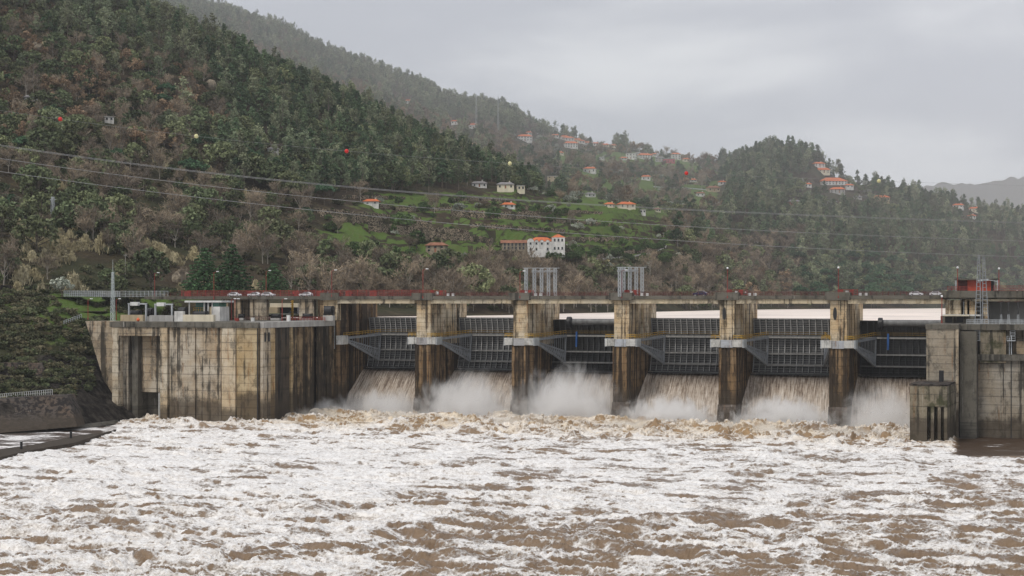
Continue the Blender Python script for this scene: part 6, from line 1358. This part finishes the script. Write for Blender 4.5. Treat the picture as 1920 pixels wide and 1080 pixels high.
# ------------------------------------------------------------------ spray thrown up by the water
def spray_mat(name, dens, sc, cut, colr=(.985, .98, .975)):
    m, N = newmat(name); tcx = N.n('ShaderNodeTexCoord').outputs['Object']; pos = N.n('ShaderNodeNewGeometry').outputs['Position']
    ln = N.n('ShaderNodeVectorMath', {0: tcx}, operation='LENGTH').outputs['Value']
    a = N.noise(N.scale(pos, (1, 1, .62)), sc, 7, .66, 1.0); z = N.n('ShaderNodeSeparateXYZ', {'Vector': tcx}).outputs[2]
    d = N.m('SUBTRACT', N.m('ADD', N.m('MULTIPLY', a, 2.0), N.m('MULTIPLY', z, -.35)), N.m('ADD', N.m('MULTIPLY', ln, .95), cut))
    d = N.m('MULTIPLY', N.m('POWER', N.m('MAXIMUM', N.m('MINIMUM', N.m('MULTIPLY', d, 1.25), 1.0), 0.0), 1.4), dens)
    v = N.n('ShaderNodeVolumePrincipled', {'Color': tuple(colr)+(1,), 'Density': d, 'Anisotropy': 0.1}); N.n('ShaderNodeOutputMaterial', {'Volume': v.outputs[0]}); return m
M_SPR = spray_mat('spray', .50, .21, -.15); M_SPR2 = spray_mat('spray_jets', 1.8, .36, .08)
def spray(px, y, z, rx, ry, rz_, mat, label):
    X = xat(px, y); me = MB().box(-1, 1, -1, 1, -1, 1).mesh('spray_cloud', mat); o = bpy.data.objects.new('spray_cloud', me); col.objects.link(o); o.location = (X, y, z); o.scale = (rx, ry, rz_); tag(o, label, kind='stuff')
spray(715, D+1, 1.5, 15, 6, 7.5, M_SPR, 'thin spray veil in the first bay'); spray(870, D-1, 3, 15.5, 6, 12.5, M_SPR, 'large soft spray cloud in the second bay'); spray(1065, D-1, 3, 17.5, 6, 15, M_SPR, 'large soft spray cloud in the third bay')
spray(1255, D-2, 2, 16, 5, 8.5, M_SPR2, 'leaping white spray in the fourth bay'); spray(1470, D-2, 2, 16, 5, 8.5, M_SPR2, 'leaping white spray in the fifth bay'); spray(1655, D-4, 2, 11, 6, 11.5, M_SPR, 'soft spray cloud in the sixth bay'); spray(600, D-10, 1, 12, 5, 5, M_SPR, 'low mist at the foot of the lock wall')
M_SPR3 = spray_mat('spray_low', .5, .30, .30, (.97, .93, .86))
for px, y in ((560, 436), (760, 438), (980, 436), (1200, 432), (1400, 430), (1600, 424)): spray(px, y, .5, 20, 9, 5.5, M_SPR3, 'low cream spray over the boiling water '+{560: 'by the lock wall', 760: 'before the first bay', 980: 'before the second bay', 1200: 'before the middle bays', 1400: 'before the fifth bay', 1600: 'before the sixth bay'}[px])

# ------------------------------------------------------------------ haze
mb = MB(); mb.box(-9800, 9800, -280, 11400, -31, 1000); hz = mb.build('haze', None)
m, N = newmat('haze'); v = N.n('ShaderNodeVolumePrincipled', {'Color': (.90, .92, .96, 1), 'Density': .00005, 'Anisotropy': .0}); N.n('ShaderNodeOutputMaterial', {'Volume': v.outputs[0]})
hz.data.materials.clear(); hz.data.materials.append(m); hz['kind'] = 'stuff'

# second mist volume, added behind the first spur to fade the far slopes
mb = MB(); mb.box(-3200, 3200, 1180, 2750, -22, 930); rm_ = mb.build('fade_mist', None); rm_.rotation_euler = (0, 0, TH)
m, N = newmat('fade_mist'); v = N.n('ShaderNodeVolumePrincipled', {'Color': (.93, .94, .96, 1), 'Density': .00025, 'Anisotropy': .0}); N.n('ShaderNodeOutputMaterial', {'Volume': v.outputs[0]})
rm_.data.materials.clear(); rm_.data.materials.append(m); rm_['kind'] = 'stuff'; rm_['label'] = 'pale mist added to fade the far slopes'
